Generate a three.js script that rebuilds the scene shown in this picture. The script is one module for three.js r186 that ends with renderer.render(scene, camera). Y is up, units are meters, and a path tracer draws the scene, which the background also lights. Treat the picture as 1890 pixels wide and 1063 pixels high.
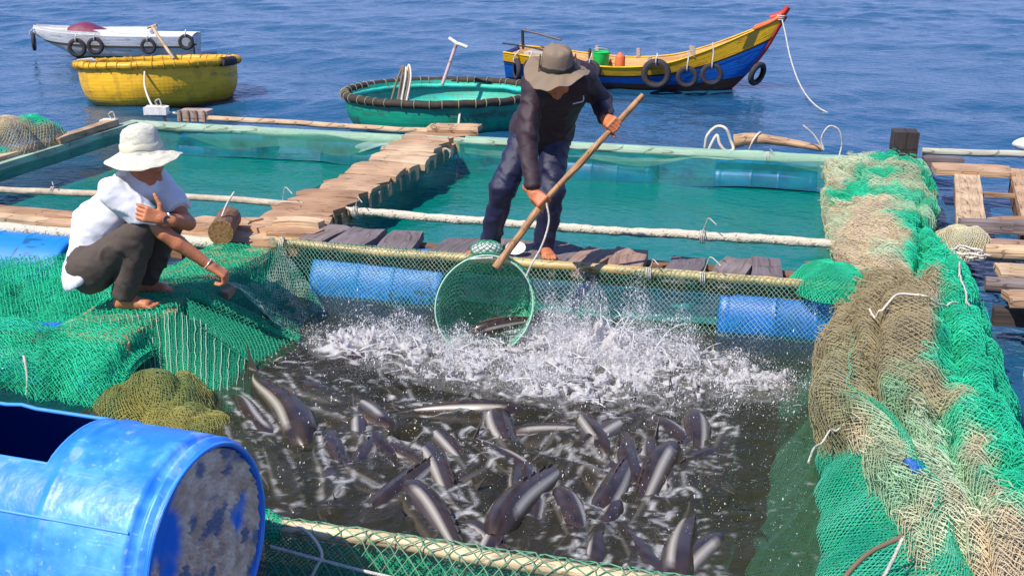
import * as THREE from 'three';
import { mergeGeometries } from 'three/addons/utils/BufferGeometryUtils.js';

// ---------------------------------------------------------------- camera, sky, sun, exposure
const V = (x, y, z) => new THREE.Vector3(x, y, z);
const D2R = Math.PI / 180;
const scene = new THREE.Scene();
const camera = new THREE.PerspectiveCamera(27.14, 1890 / 1063, 0.05, 6000);
camera.position.set(0, 2.5, 0);
camera.rotation.order = 'YXZ';
camera.rotation.set(-18.16 * D2R, 15.5 * D2R, 0);

const renderer = new THREE.WebGLRenderer({ antialias: true });
renderer.toneMapping = THREE.LinearToneMapping;
renderer.toneMappingExposure = 1.24;
renderer.shadowMap.enabled = true;
renderer.shadowMap.type = THREE.PCFSoftShadowMap;

const SUN = V(-0.34, 0.79, 0.51).normalize();
{
  const w = 256, h = 128, d = new Float32Array(w * h * 4);
  const hor = [0.42, 0.53, 0.90], mid = [0.155, 0.28, 0.68], zen = [0.05, 0.11, 0.34];
  for (let j = 0; j < h; j++) {
    const e = Math.max(0, ((j + 0.5) / h - 0.5) * 2);           // 0 horizon .. 1 zenith
    const a = Math.min(1, Math.pow(e / 0.35, 0.7)), b = Math.min(1, Math.max(0, (e - 0.2) / 0.8));
    for (let i = 0; i < w; i++) for (let c = 0; c < 3; c++) {
      const k = (j * w + i) * 4;
      d[k + c] = (hor[c] + (mid[c] - hor[c]) * a) * (1 - b) + zen[c] * b; d[k + 3] = 1;
    }
  }
  const sky = new THREE.DataTexture(d, w, h, THREE.RGBAFormat, THREE.FloatType);
  sky.mapping = THREE.EquirectangularReflectionMapping;
  sky.magFilter = THREE.LinearFilter; sky.needsUpdate = true;
  scene.background = sky; scene.environment = sky;
}
const sun = new THREE.DirectionalLight(new THREE.Color().setRGB(1, 0.94, 0.85), 5.0);
sun.position.set(-3, 0, -8).addScaledVector(SUN, 40);
sun.target.position.set(-3, 0, -8);
sun.castShadow = true; sun.shadow.mapSize.set(4096, 4096);
Object.assign(sun.shadow.camera, { left: -16, right: 16, top: 16, bottom: -16, near: 1, far: 90 });
scene.add(sun, sun.target);

// ---------------------------------------------------------------- helpers
function rng(seed) { let a = seed >>> 0; return () => { a = (a + 0x6D2B79F5) | 0; let t = Math.imul(a ^ (a >>> 15), 1 | a); t = (t + Math.imul(t ^ (t >>> 7), 61 | t)) ^ t; return ((t ^ (t >>> 14)) >>> 0) / 4294967296; }; }
const mix = (a, b, t) => a + (b - a) * t;
const clamp = (x, a = 0, b = 1) => Math.min(b, Math.max(a, x));
const sst = (a, b, x) => { const t = clamp((x - a) / (b - a)); return t * t * (3 - 2 * t); };
const HASH = new Float32Array(4096); { const r = rng(99); for (let i = 0; i < 4096; i++) HASH[i] = r() * 2 - 1; }
const hsh = (x, y, z) => HASH[(Math.imul(x, 73856093) ^ Math.imul(y, 19349663) ^ Math.imul(z, 83492791)) & 4095];
function vn(x, y, z = 0) {
  const xi = Math.floor(x), yi = Math.floor(y), zi = Math.floor(z);
  let fx = x - xi, fy = y - yi, fz = z - zi;
  fx = fx * fx * (3 - 2 * fx); fy = fy * fy * (3 - 2 * fy); fz = fz * fz * (3 - 2 * fz);
  const l = (a, b, t) => a + (b - a) * t;
  return l(l(l(hsh(xi, yi, zi), hsh(xi + 1, yi, zi), fx), l(hsh(xi, yi + 1, zi), hsh(xi + 1, yi + 1, zi), fx), fy),
    l(l(hsh(xi, yi, zi + 1), hsh(xi + 1, yi, zi + 1), fx), l(hsh(xi, yi + 1, zi + 1), hsh(xi + 1, yi + 1, zi + 1), fx), fy), fz);
}
function fbm(x, y, z = 0, o = 4) { let s = 0, a = 0.5; for (let i = 0; i < o; i++) { s += a * vn(x, y, z); x = x * 2.03 + 17.1; y = y * 2.03 + 5.3; z = z * 2.03 + 9.7; a *= 0.5; } return s; }
// noise that tiles with period p (in cells)
function tn(x, y, p, s = 0) {
  const xi = Math.floor(x), yi = Math.floor(y); let fx = x - xi, fy = y - yi;
  fx = fx * fx * (3 - 2 * fx); fy = fy * fy * (3 - 2 * fy);
  const m = (v) => ((v % p) + p) % p;
  const a = hsh(m(xi), m(yi), s), b = hsh(m(xi + 1), m(yi), s), c = hsh(m(xi), m(yi + 1), s), d = hsh(m(xi + 1), m(yi + 1), s);
  return mix(mix(a, b, fx), mix(c, d, fx), fy);
}
function tfbm(u, v, p, o, s = 0) { let r = 0, a = 0.5; for (let i = 0; i < o; i++) { r += a * tn(u * p, v * p, p, s + i * 7); p *= 2; a *= 0.5; } return r; }

const taken = {};
const numbered = (n) => { const k = taken[n] = (taken[n] ?? -1) + 1; return k ? `${n}_${String(k).padStart(3, '0')}` : n; };
function tag(o, label, category, group, kind) {
  o.userData.label = label; o.userData.category = category;
  if (group) o.userData.group = group; if (kind) o.userData.kind = kind;
  return o;
}
function mesh(geo, mat) { const m = new THREE.Mesh(geo, mat); m.castShadow = m.receiveShadow = true; return m; }
function part(name, geo, mat, parent) { const m = mesh(Array.isArray(geo) ? mergeGeometries(geo) : geo, mat); m.name = name; parent.add(m); return m; }
function single(name, geo, mat, label, category, group, kind) { const m = mesh(Array.isArray(geo) ? mergeGeometries(geo) : geo, mat); m.name = numbered(name); scene.add(m); return tag(m, label, category, group, kind); }
function thing(name, label, category, pos = [0, 0, 0], turn = 0, group) {
  const g = new THREE.Group(); g.name = numbered(name); g.position.set(...pos); g.rotation.y = turn; scene.add(g);
  return tag(g, label, category, group);
}
function struct(name, geo, mat) { const m = mesh(geo, mat); m.name = name; m.userData.kind = 'structure'; scene.add(m); return m; }

// geometry from a grid of points S(u,v), u,v in 0..1; uv in metres through su, sv
function sheet(S, nu, nv, { su = 1, sv = 1, closeU = false, col = null } = {}) {
  const P = [], U = [], I = [], C = [], t = V(0, 0, 0);
  for (let j = 0; j <= nv; j++) for (let i = 0; i <= nu; i++) {
    const u = i / nu, v = j / nv; const p = S(u, v); P.push(p.x, p.y, p.z); U.push(u * su, v * sv);
    if (col) { const c = col(u, v, p); C.push(c[0], c[1], c[2]); }
  }
  const w = nu + 1;
  for (let j = 0; j < nv; j++) for (let i = 0; i < nu; i++) { const a = j * w + i, b = a + 1, c = a + w, d = c + 1; I.push(a, b, d, a, d, c); }
  const g = new THREE.BufferGeometry();
  g.setAttribute('position', new THREE.Float32BufferAttribute(P, 3));
  g.setAttribute('uv', new THREE.Float32BufferAttribute(U, 2));
  if (col) g.setAttribute('color', new THREE.Float32BufferAttribute(C, 3));
  g.setIndex(I); g.computeVertexNormals();
  if (closeU) { // average normals over the seam
    const n = g.attributes.normal;
    for (let j = 0; j <= nv; j++) { const a = j * w, b = a + nu; const x = n.getX(a) + n.getX(b), y = n.getY(a) + n.getY(b), z = n.getZ(a) + n.getZ(b), l = Math.hypot(x, y, z) || 1; n.setXYZ(a, x / l, y / l, z / l); n.setXYZ(b, x / l, y / l, z / l); }
  }
  return g;
}
function smoothPath(pts, n) { return new THREE.CatmullRomCurve3(pts, false, 'centripetal').getPoints(n); }
// a tube of radius r (number or t => radius) along points
function tube(pts, r, sides = 7, { smooth = 0, caps = true, bump = 0, seed = 0, flat = 1 } = {}) {
  if (smooth) pts = smoothPath(pts, smooth);
  const n = pts.length, P = [], N = [], U = [], I = []; let len = 0;
  let prev = null; const rad = typeof r === 'function' ? r : () => r;
  const a = V(0, 0, 0), b = V(0, 0, 0), T = V(0, 0, 0);
  for (let i = 0; i < n; i++) {
    T.subVectors(pts[Math.min(n - 1, i + 1)], pts[Math.max(0, i - 1)]).normalize();
    if (!prev) { a.set(0, 1, 0); if (Math.abs(T.y) > 0.9) a.set(1, 0, 0); } else a.copy(prev);
    a.addScaledVector(T, -a.dot(T)).normalize(); prev = a.clone(); b.crossVectors(T, a);
    if (i) len += pts[i].distanceTo(pts[i - 1]);
    const R = rad(i / (n - 1));
    for (let k = 0; k <= sides; k++) {
      const th = k / sides * Math.PI * 2, c = Math.cos(th), s = Math.sin(th);
      let rr = R; if (bump) rr *= 1 + bump * fbm(c * 1.5 + seed, s * 1.5 + i * 0.37, len * 9, 3);
      P.push(pts[i].x + (a.x * c * flat + b.x * s) * rr, pts[i].y + (a.y * c * flat + b.y * s) * rr, pts[i].z + (a.z * c * flat + b.z * s) * rr);
      N.push(a.x * c + b.x * s, a.y * c + b.y * s, a.z * c + b.z * s); U.push(len, k / sides * Math.PI * 2 * R);
    }
  }
  const w = sides + 1;
  for (let i = 0; i < n - 1; i++) for (let k = 0; k < sides; k++) { const p = i * w + k; I.push(p, p + 1, p + w + 1, p, p + w + 1, p + w); }
  if (caps) for (const e of [0, n - 1]) {
    const c0 = P.length / 3, s = e ? 1 : -1; T.subVectors(pts[e ? n - 1 : 1], pts[e ? n - 2 : 0]).normalize();
    P.push(pts[e].x, pts[e].y, pts[e].z); N.push(T.x * s, T.y * s, T.z * s); U.push(0, 0);
    for (let k = 0; k <= sides; k++) { const q = (e * w + k) * 3; P.push(P[q], P[q + 1], P[q + 2]); N.push(T.x * s, T.y * s, T.z * s); const th = k / sides * Math.PI * 2; U.push(Math.cos(th) * 0.05, Math.sin(th) * 0.05); }
    for (let k = 0; k < sides; k++) e ? I.push(c0, c0 + 1 + k, c0 + 2 + k) : I.push(c0, c0 + 2 + k, c0 + 1 + k);
  }
  const g = new THREE.BufferGeometry();
  g.setAttribute('position', new THREE.Float32BufferAttribute(P, 3)); g.setAttribute('normal', new THREE.Float32BufferAttribute(N, 3)); g.setAttribute('uv', new THREE.Float32BufferAttribute(U, 2));
  g.setIndex(I); if (bump) g.computeVertexNormals(); return g;
}
// a worn plank centred on its origin: length along x, thickness y, width z
function plank(l, t, w, seed, wear = 1) {
  const g = new THREE.BoxGeometry(l, t, w, 6, 1, 2), p = g.attributes.position, uv = g.attributes.uv, n = g.attributes.normal;
  for (let i = 0; i < p.count; i++) {
    const x = p.getX(i), y = p.getY(i), z = p.getZ(i);
    const ex = Math.abs(x) > l * 0.49 ? 1 : 0;
    p.setXYZ(i, x + ex * wear * 0.035 * vn(z * 14, seed * 3.1, 1) , y + wear * 0.005 * vn(x * 3, z * 4, seed) + (ex ? -0.004 : 0), z + wear * 0.011 * vn(x * 5, seed * 7.7, Math.sign(z) * 3));
    const ny = Math.abs(n.getY(i)) > 0.5; uv.setXY(i, x + seed * 0.37, (ny ? z : y) + seed * 0.71);
  }
  g.computeVertexNormals(); return g;
}
// plain box with uv in metres
function box(l, h, w, x = 0, y = 0, z = 0, ry = 0) { const g = new THREE.BoxGeometry(l, h, w); const p = g.attributes.position, n = g.attributes.normal, uv = g.attributes.uv; for (let i = 0; i < p.count; i++) { const X = Math.abs(n.getX(i)) > 0.5; uv.setXY(i, X ? p.getZ(i) : p.getX(i), Math.abs(n.getY(i)) > 0.5 ? p.getZ(i) : p.getY(i)); } g.rotateY(ry); g.translate(x, y, z); return g; }
// knotted twine over a surface: diamond or square meshes, every strand a thin three-sided cord
function net(S, nu, nv, r, { square = false, col = null, wob = 0, seed = 1, drop = 0 } = {}) {
  const w = nu + 1, G = new Float32Array(w * (nv + 1) * 3), CC = col ? new Float32Array(w * (nv + 1) * 3) : null, R = rng(seed * 131 + 7);
  for (let j = 0; j <= nv; j++) for (let i = 0; i <= nu; i++) {
    const p = S(i / nu, j / nv), k = (j * w + i) * 3; G[k] = p.x + (R() - 0.5) * wob; G[k + 1] = p.y + (R() - 0.5) * wob; G[k + 2] = p.z + (R() - 0.5) * wob;
    if (col) { const c = col(i / nu, j / nv, p); CC[k] = c[0]; CC[k + 1] = c[1]; CC[k + 2] = c[2]; }
  }
  const seg = [];
  for (let j = 0; j <= nv; j++) for (let i = 0; i <= nu; i++) {
    const a = j * w + i;
    if (square) { if (i < nu) seg.push(a, a + 1); if (j < nv) seg.push(a, a + w); }
    else if ((i + j) % 2 === 0 && j < nv) { if (i < nu) seg.push(a, a + w + 1); if (i > 0) seg.push(a, a + w - 1); }
  }
  const m = seg.length / 2, P = new Float32Array(m * 18), N = new Float32Array(m * 18), C = col ? new Float32Array(m * 18) : null, I = new Uint32Array(m * 18);
  const d = V(0, 0, 0), e = V(0, 0, 0), f = V(0, 0, 0), up = V(0.31, 0.9, 0.27); let q = 0, o = 0, nI = 0;
  for (let s = 0; s < m; s++) {
    if (drop && R() < drop) continue;
    const a = seg[s * 2] * 3, b = seg[s * 2 + 1] * 3;
    d.set(G[b] - G[a], G[b + 1] - G[a + 1], G[b + 2] - G[a + 2]).normalize(); e.crossVectors(d, up).normalize(); f.crossVectors(d, e);
    const v0 = q / 3;
    for (const k of [a, b]) for (let h = 0; h < 3; h++) {
      const c = Math.cos(h * 2.0944), si = Math.sin(h * 2.0944), nx = e.x * c + f.x * si, ny = e.y * c + f.y * si, nz = e.z * c + f.z * si;
      P[q] = G[k] + nx * r; P[q + 1] = G[k + 1] + ny * r; P[q + 2] = G[k + 2] + nz * r; N[q] = nx; N[q + 1] = ny; N[q + 2] = nz;
      if (col) { C[q] = CC[k]; C[q + 1] = CC[k + 1]; C[q + 2] = CC[k + 2]; } q += 3;
    }
    for (let h = 0; h < 3; h++) { const h2 = (h + 1) % 3; I[nI++] = v0 + h; I[nI++] = v0 + h2; I[nI++] = v0 + 3 + h2; I[nI++] = v0 + h; I[nI++] = v0 + 3 + h2; I[nI++] = v0 + 3 + h; }
  }
  const g = new THREE.BufferGeometry();
  g.setAttribute('position', new THREE.BufferAttribute(P.subarray(0, q), 3)); g.setAttribute('normal', new THREE.BufferAttribute(N.subarray(0, q), 3));
  g.setAttribute('uv', new THREE.BufferAttribute(new Float32Array(q / 3 * 2), 2));
  if (col) g.setAttribute('color', new THREE.BufferAttribute(C.subarray(0, q), 3));
  g.setIndex(new THREE.BufferAttribute(I.subarray(0, nI), 1)); return g;
}
// a distance field on a grid, meshed by surface nets
class Field {
  constructor(min, max, cell) {
    this.min = min; this.c = cell; this.n = [0, 1, 2].map((k) => Math.ceil((max[k] - min[k]) / cell) + 1);
    this.d = new Float32Array(this.n[0] * this.n[1] * this.n[2]).fill(0.3);
  }
  each(lo, hi, fn) {
    const { min, c, n, d } = this, a = [0, 1, 2].map((k) => Math.max(0, Math.floor((lo[k] - min[k]) / c))), b = [0, 1, 2].map((k) => Math.min(n[k] - 1, Math.ceil((hi[k] - min[k]) / c)));
    for (let z = a[2]; z <= b[2]; z++) for (let y = a[1]; y <= b[1]; y++) { let q = (z * n[1] + y) * n[0] + a[0]; for (let x = a[0]; x <= b[0]; x++, q++) d[q] = fn(min[0] + x * c, min[1] + y * c, min[2] + z * c, d[q]); }
    return this;
  }
  static smin(a, b, k) { if (k <= 0) return Math.min(a, b); const h = Math.max(k - Math.abs(a - b), 0) / k; return Math.min(a, b) - h * h * k * 0.25; }
  cap(a, b, ra, rb = ra, k = 0.03, cut = false, cutA = false) {
    const m = Math.max(ra, rb) + k + this.c * 3, ab = [b[0] - a[0], b[1] - a[1], b[2] - a[2]], l2 = ab[0] ** 2 + ab[1] ** 2 + ab[2] ** 2 || 1e-9, l = Math.sqrt(l2);
    return this.each([0, 1, 2].map((i) => Math.min(a[i], b[i]) - m), [0, 1, 2].map((i) => Math.max(a[i], b[i]) + m), (x, y, z, o) => {
      const px = x - a[0], py = y - a[1], pz = z - a[2]; const tt = (px * ab[0] + py * ab[1] + pz * ab[2]) / l2, t = clamp(tt);
      let e = Math.hypot(px - ab[0] * t, py - ab[1] * t, pz - ab[2] * t) - (ra + (rb - ra) * t);
      if (cut) e = Math.max(e, (tt - 1) * l); if (cutA) e = Math.max(e, -tt * l);
      return Field.smin(o, e, k);
    });
  }
  ell(c, r, k = 0.02) {
    const m = Math.max(...r) + k + this.c * 3, rm = Math.min(...r);
    return this.each(c.map((v) => v - m), c.map((v) => v + m), (x, y, z, o) => { const e = (Math.hypot((x - c[0]) / r[0], (y - c[1]) / r[1], (z - c[2]) / r[2]) - 1) * rm; return Field.smin(o, e, k); });
  }
  sub(c, r, k = 0.01) {
    const m = r + k + this.c * 3;
    return this.each(c.map((v) => v - m), c.map((v) => v + m), (x, y, z, o) => { const e = r - Math.hypot(x - c[0], y - c[1], z - c[2]); return -Field.smin(-o, -e, k); });
  }
  mesh() {
    const { n: [nx, ny, nz], d, c, min } = this, id = new Int32Array(nx * ny * nz).fill(-1), P = [], I = [];
    const off = [0, 1, nx, nx + 1, nx * ny, nx * ny + 1, nx * ny + nx, nx * ny + nx + 1];
    const E = [[0, 1], [2, 3], [4, 5], [6, 7], [0, 2], [1, 3], [4, 6], [5, 7], [0, 4], [1, 5], [2, 6], [3, 7]];
    for (let z = 0; z < nz - 1; z++) for (let y = 0; y < ny - 1; y++) for (let x = 0; x < nx - 1; x++) {
      const q = (z * ny + y) * nx + x; let mask = 0; for (let k = 0; k < 8; k++) if (d[q + off[k]] < 0) mask |= 1 << k;
      if (mask === 0 || mask === 255) continue;
      let sx = 0, sy = 0, sz = 0, m = 0;
      for (const [a, b] of E) { const da = d[q + off[a]], db = d[q + off[b]]; if ((da < 0) === (db < 0)) continue; const t = da / (da - db); sx += mix(a & 1, b & 1, t); sy += mix((a >> 1) & 1, (b >> 1) & 1, t); sz += mix(a >> 2, b >> 2, t); m++; }
      id[q] = P.length / 3; P.push(min[0] + (x + sx / m) * c, min[1] + (y + sy / m) * c, min[2] + (z + sz / m) * c);
    }
    const quad = (a, b, e, f, flip) => { if (a < 0 || b < 0 || e < 0 || f < 0) return; flip ? I.push(a, e, b, a, f, e) : I.push(a, b, e, a, e, f); };
    for (let z = 1; z < nz - 1; z++) for (let y = 1; y < ny - 1; y++) for (let x = 1; x < nx - 1; x++) {
      const q = (z * ny + y) * nx + x, s = d[q] < 0;
      if ((d[q + 1] < 0) !== s) quad(id[q], id[q - nx], id[q - nx - nx * ny], id[q - nx * ny], s);
      if ((d[q + nx] < 0) !== s) quad(id[q], id[q - nx * ny], id[q - nx * ny - 1], id[q - 1], s);
      if ((d[q + nx * ny] < 0) !== s) quad(id[q], id[q - 1], id[q - 1 - nx], id[q - nx], s);
    }
    for (let i = 0; i < I.length; i += 3) { const t = I[i + 1]; I[i + 1] = I[i + 2]; I[i + 2] = t; }
    const g = new THREE.BufferGeometry(); g.setAttribute('position', new THREE.Float32BufferAttribute(P, 3));
    const U = new Float32Array(P.length / 3 * 2); for (let i = 0; i < P.length / 3; i++) { U[i * 2] = P[i * 3] + P[i * 3 + 2] * 0.7; U[i * 2 + 1] = P[i * 3 + 1]; }
    g.setAttribute('uv', new THREE.BufferAttribute(U, 2)); g.setIndex(I); g.computeVertexNormals(); return g;
  }
}
function along(g, fn) { const p = g.attributes.position, n = g.attributes.normal; for (let i = 0; i < p.count; i++) { const a = fn(p.getX(i), p.getY(i), p.getZ(i), n.getX(i), n.getY(i), n.getZ(i)); p.setXYZ(i, p.getX(i) + n.getX(i) * a, p.getY(i) + n.getY(i) * a, p.getZ(i) + n.getZ(i) * a); } g.computeVertexNormals(); return g; }
function paint(g, fn) { const p = g.attributes.position, C = new Float32Array(p.count * 3); for (let i = 0; i < p.count; i++) { const c = fn(p.getX(i), p.getY(i), p.getZ(i)); C.set(c, i * 3); } g.setAttribute('color', new THREE.BufferAttribute(C, 3)); return g; }
const lerp3 = (a, b, t) => [mix(a[0], b[0], t), mix(a[1], b[1], t), mix(a[2], b[2], t)];

// ---------------------------------------------------------------- textures and materials
function tex(n, fn, srgb = false) {
  const d = new Uint8Array(n * n * 4);
  for (let j = 0; j < n; j++) for (let i = 0; i < n; i++) { const c = fn(i / n, j / n), k = (j * n + i) * 4; const a = Array.isArray(c) ? c : [c, c, c]; for (let q = 0; q < 3; q++) d[k + q] = clamp(a[q]) * 255; d[k + 3] = 255; }
  const t = new THREE.DataTexture(d, n, n, THREE.RGBAFormat); t.wrapS = t.wrapT = THREE.RepeatWrapping; t.magFilter = THREE.LinearFilter; t.minFilter = THREE.LinearMipmapLinearFilter; t.generateMipmaps = true; if (srgb) t.colorSpace = THREE.SRGBColorSpace; t.needsUpdate = true; return t;
}
const rep = (t, x, y = x) => { const c = t.clone(); c.repeat.set(x, y); c.needsUpdate = true; return c; };
// linear albedo factors (not sRGB): grain stretched along u
const T = {
  grain: tex(512, (u, v) => { const a = tfbm(u * 1, v, 4, 3), l = 0.5 * tn(u * 3, v * 96, 96, 3) + 0.5 * tn(u * 6, v * 48, 48, 9), crack = Math.abs(tn(u * 4, v * 24, 24, 21)) < 0.05 ? -0.35 : 0; const k = 0.78 + 0.28 * a + 0.22 * l + crack; return [k, k * (0.97 + 0.05 * a), k * (0.94 + 0.1 * a)]; }),
  grainB: tex(512, (u, v) => 0.5 + 0.3 * tn(u * 3, v * 96, 96, 3) + 0.2 * tn(u * 6, v * 48, 48, 9) + (Math.abs(tn(u * 4, v * 24, 24, 21)) < 0.05 ? -0.35 : 0)),
  mott: tex(512, (u, v) => { const a = tfbm(u, v, 6, 5, 2), b = tfbm(u, v, 24, 3, 40); const k = 0.82 + 0.4 * a + 0.2 * b; return k; }),
  wear: tex(512, (u, v) => { const a = tfbm(u, v, 5, 5, 60), s = tfbm(u * 1, v, 40, 2, 80); const st = sst(0.18, 0.3, a + s * 0.25); return [mix(0.95, 0.5, st) + 0.12 * s, mix(0.95, 0.46, st) + 0.12 * s, mix(0.95, 0.4, st) + 0.12 * s]; }),
  soft: tex(512, (u, v) => { const a = tfbm(u, v, 5, 5, 61), s = tfbm(u, v, 48, 2, 81), st = sst(0.2, 0.5, a), sc = sst(0.32, 0.4, tfbm(u * 1, v, 30, 3, 140)); const k = 0.97 - 0.22 * st + 0.10 * s - 0.3 * sc; return [k, k * (1 - 0.05 * st), k * (1 - 0.12 * st)]; }),
  ripple: tex(512, (u, v) => 0.5 + 0.6 * tfbm(u, v * 1, 10, 4, 12)),
  basket: tex(256, (u, v) => { const n = 8, i = Math.floor(u * n), j = Math.floor(v * n), a = (u * n) % 1, b = (v * n) % 1, o = (i + j) % 2; return 0.3 + 0.6 * (o ? Math.sin(a * 3.14) * (0.6 + 0.4 * Math.sin(b * 3.14)) : Math.sin(b * 3.14) * (0.6 + 0.4 * Math.sin(a * 3.14))); }),
  weave: tex(256, (u, v) => 0.5 + 0.25 * Math.sin(u * 402) * Math.sin(v * 402) + 0.2 * tfbm(u, v, 16, 3, 5)),
  fuzz: tex(256, (u, v) => 0.5 + 0.5 * tfbm(u, v, 20, 4, 30)),
  knit: tex(512, (u, v) => { const n = 20, a = u * n + 0.35 * tfbm(u, v, 8, 3, 3), b = v * n + 0.35 * tfbm(u, v, 8, 3, 9); const p = Math.abs(((a + b) % 1 + 1) % 1 - 0.5), q = Math.abs(((a - b) % 1 + 1) % 1 - 0.5); return sst(0.2, 0.5, Math.max(p, q)); }),
};
const lin = (r, g, b) => new THREE.Color().setRGB(r, g, b);
function std(c, rough = 0.7, o = {}) { const { phys, ...rest } = o; return new (phys ? THREE.MeshPhysicalMaterial : THREE.MeshStandardMaterial)({ color: lin(...c), roughness: rough, side: THREE.DoubleSide, ...rest }); }
const wood = (c, s = 1, o = {}) => std(c, 0.85, { map: rep(T.grain, s, s), bumpMap: rep(T.grainB, s, s), bumpScale: 0.004, ...o });
const M = {
  tan: [wood([0.58, 0.37, 0.215], 1.3), wood([0.50, 0.30, 0.165], 1.3), wood([0.66, 0.47, 0.29], 1.3), wood([0.44, 0.255, 0.14], 1.3)],
  slate: [wood([0.20, 0.16, 0.165], 1.3), wood([0.25, 0.20, 0.19], 1.3), wood([0.16, 0.13, 0.135], 1.3), wood([0.36, 0.23, 0.17], 1.3)],
  brown: wood([0.25, 0.12, 0.06], 1.2), pale: wood([0.55, 0.55, 0.45], 1), paleGreen: wood([0.40, 0.55, 0.42], 1), dark: wood([0.06, 0.045, 0.04], 1),
  bamboo: std([0.62, 0.44, 0.18], 0.45, { map: rep(T.grain, 1, 2) }), bambooPale: std([0.74, 0.58, 0.34], 0.45, { map: rep(T.grain, 1, 2) }), pole: std([0.55, 0.45, 0.33], 0.75, { map: rep(T.mott, 3), bumpMap: rep(T.grainB, 1), bumpScale: 0.003 }),
  crust: std([0.60, 0.55, 0.44], 0.95, { map: rep(T.wear, 4), bumpMap: rep(T.fuzz, 5), bumpScale: 0.01 }),
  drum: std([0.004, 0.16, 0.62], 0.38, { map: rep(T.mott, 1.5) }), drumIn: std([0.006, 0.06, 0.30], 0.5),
  greenCord: std([0.015, 0.33, 0.17], 0.6), tealCord: std([0.02, 0.24, 0.18], 0.6), darkCord: std([0.02, 0.28, 0.16], 0.6), whiteCord: std([0.72, 0.72, 0.64], 0.7), oliveCord: std([0.16, 0.16, 0.035], 0.7),
  cordVar: std([1, 1, 1], 0.7, { vertexColors: true }),
  heapVar: std([1, 1, 1], 0.9, { vertexColors: true, alphaMap: rep(T.knit, 2.4), alphaTest: 0.42 }),
  rope: std([0.62, 0.56, 0.46], 0.85, { bumpMap: rep(T.fuzz, 8), bumpScale: 0.003 }), ropeDark: std([0.20, 0.14, 0.09], 0.9), ropeWhite: std([0.60, 0.57, 0.50], 0.85, { bumpMap: rep(T.fuzz, 8), bumpScale: 0.004, map: rep(T.mott, 6) }),
  tyre: std([0.045, 0.036, 0.04], 0.75, { map: rep(T.mott, 2), bumpMap: rep(T.fuzz, 3), bumpScale: 0.006 }),
  foamBlock: std([0.78, 0.76, 0.72], 0.8, { map: rep(T.mott, 2) }),
};
// ---------------------------------------------------------------- water
const WAVES = []; { const r = rng(5); for (let i = 0; i < 26; i++) { const l = 0.15 * Math.pow(1.125, i) , a = (r() - 0.5) * 2.1 + 1.25; WAVES.push([Math.cos(a) * 6.283 / l, Math.sin(a) * 6.283 / l, r() * 6.283, 0.0050 * l * (0.6 + r() * 0.8)]); } }
function sea(x, z) { const wx = 0.5 * fbm(x * 0.5, z * 0.5, 3, 2), wz = 0.5 * fbm(x * 0.5 + 40, z * 0.5, 8, 2); let h = 0; for (const [a, b, p, A] of WAVES) h += A * Math.sin((x + wx) * a + (z + wz) * b + p); return h * clamp(0.8 + 0.9 * fbm(x * 0.3, z * 0.45, 1, 3), 0.25, 1.6); }
const PENS = [[-6.9, 0.08, -10.66, -6.95], [-3.62, 0.12, -6.95, -3.5], [-7.4, -3.62, -6.95, -3.0]];       // far pens with the alley, near pen
function waterGrid(x0, x1, z0, z1, nx, nz, H, skip, col) {
  const P = [], I = [], U = [], C = [], w = nx + 1;
  for (let j = 0; j <= nz; j++) for (let i = 0; i <= nx; i++) { const x = mix(x0, x1, i / nx), z = mix(z0, z1, j / nz), y = H(x, z); P.push(x, y, z); U.push(x, z); if (col) C.push(...col(x, z, y)); }
  for (let j = 0; j < nz; j++) for (let i = 0; i < nx; i++) { const x = mix(x0, x1, (i + 0.5) / nx), z = mix(z0, z1, (j + 0.5) / nz); if (skip && skip(x, z)) continue; const a = j * w + i; I.push(a, a + w, a + 1, a + 1, a + w, a + w + 1); }
  const g = new THREE.BufferGeometry(); g.setAttribute('position', new THREE.Float32BufferAttribute(P, 3)); g.setAttribute('uv', new THREE.Float32BufferAttribute(U, 2)); if (col) g.setAttribute('color', new THREE.Float32BufferAttribute(C, 3)); g.setIndex(I); g.computeVertexNormals(); return g;
}
const seaMat = std([0.011, 0.074, 0.158], 0.08, { phys: true, ior: 1.33, bumpMap: rep(T.ripple, 0.9, 1.4), bumpScale: 0.013 });
const inPen = (x, z) => PENS.some(([a, b, c, d]) => x > a && x < b && z > c && z < d);
struct('sea', waterGrid(-24, 12, -46, -1, 380, 440, sea, inPen), seaMat);
{ // the open sea beyond, out to the horizon
  const R = 3000, q = [[-R, R, -R, -46], [-R, R, -1, R], [-R, -24, -46, -1], [12, R, -46, -1]];
  struct('open_sea', mergeGeometries(q.map(([a, b, c, d]) => waterGrid(a, b, c, d, 2, 2, () => 0))), seaMat);
}
struct('seabed', waterGrid(-60, 60, -80, 20, 1, 1, () => -2.2), std([0.020, 0.026, 0.014], 0.95, { map: rep(T.mott, 0.2) }));
struct('side_pen_water', waterGrid(-7.4, -3.62, -6.95, -3.0, 90, 90, (x, z) => sea(x, z) * 0.4, null), std([0.004, 0.035, 0.045], 0.08, { phys: true, ior: 1.33, bumpMap: rep(T.ripple, 1.2, 1.7), bumpScale: 0.008 }));
struct('far_pen_water', waterGrid(-6.9, 0.08, -10.66, -6.95, 260, 140, (x, z) => sea(x, z) * 0.55, null),
  std([0.0, 0.145, 0.118], 0.08, { phys: true, ior: 1.33, bumpMap: rep(T.ripple, 1.2, 1.7), bumpScale: 0.008 }));

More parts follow.
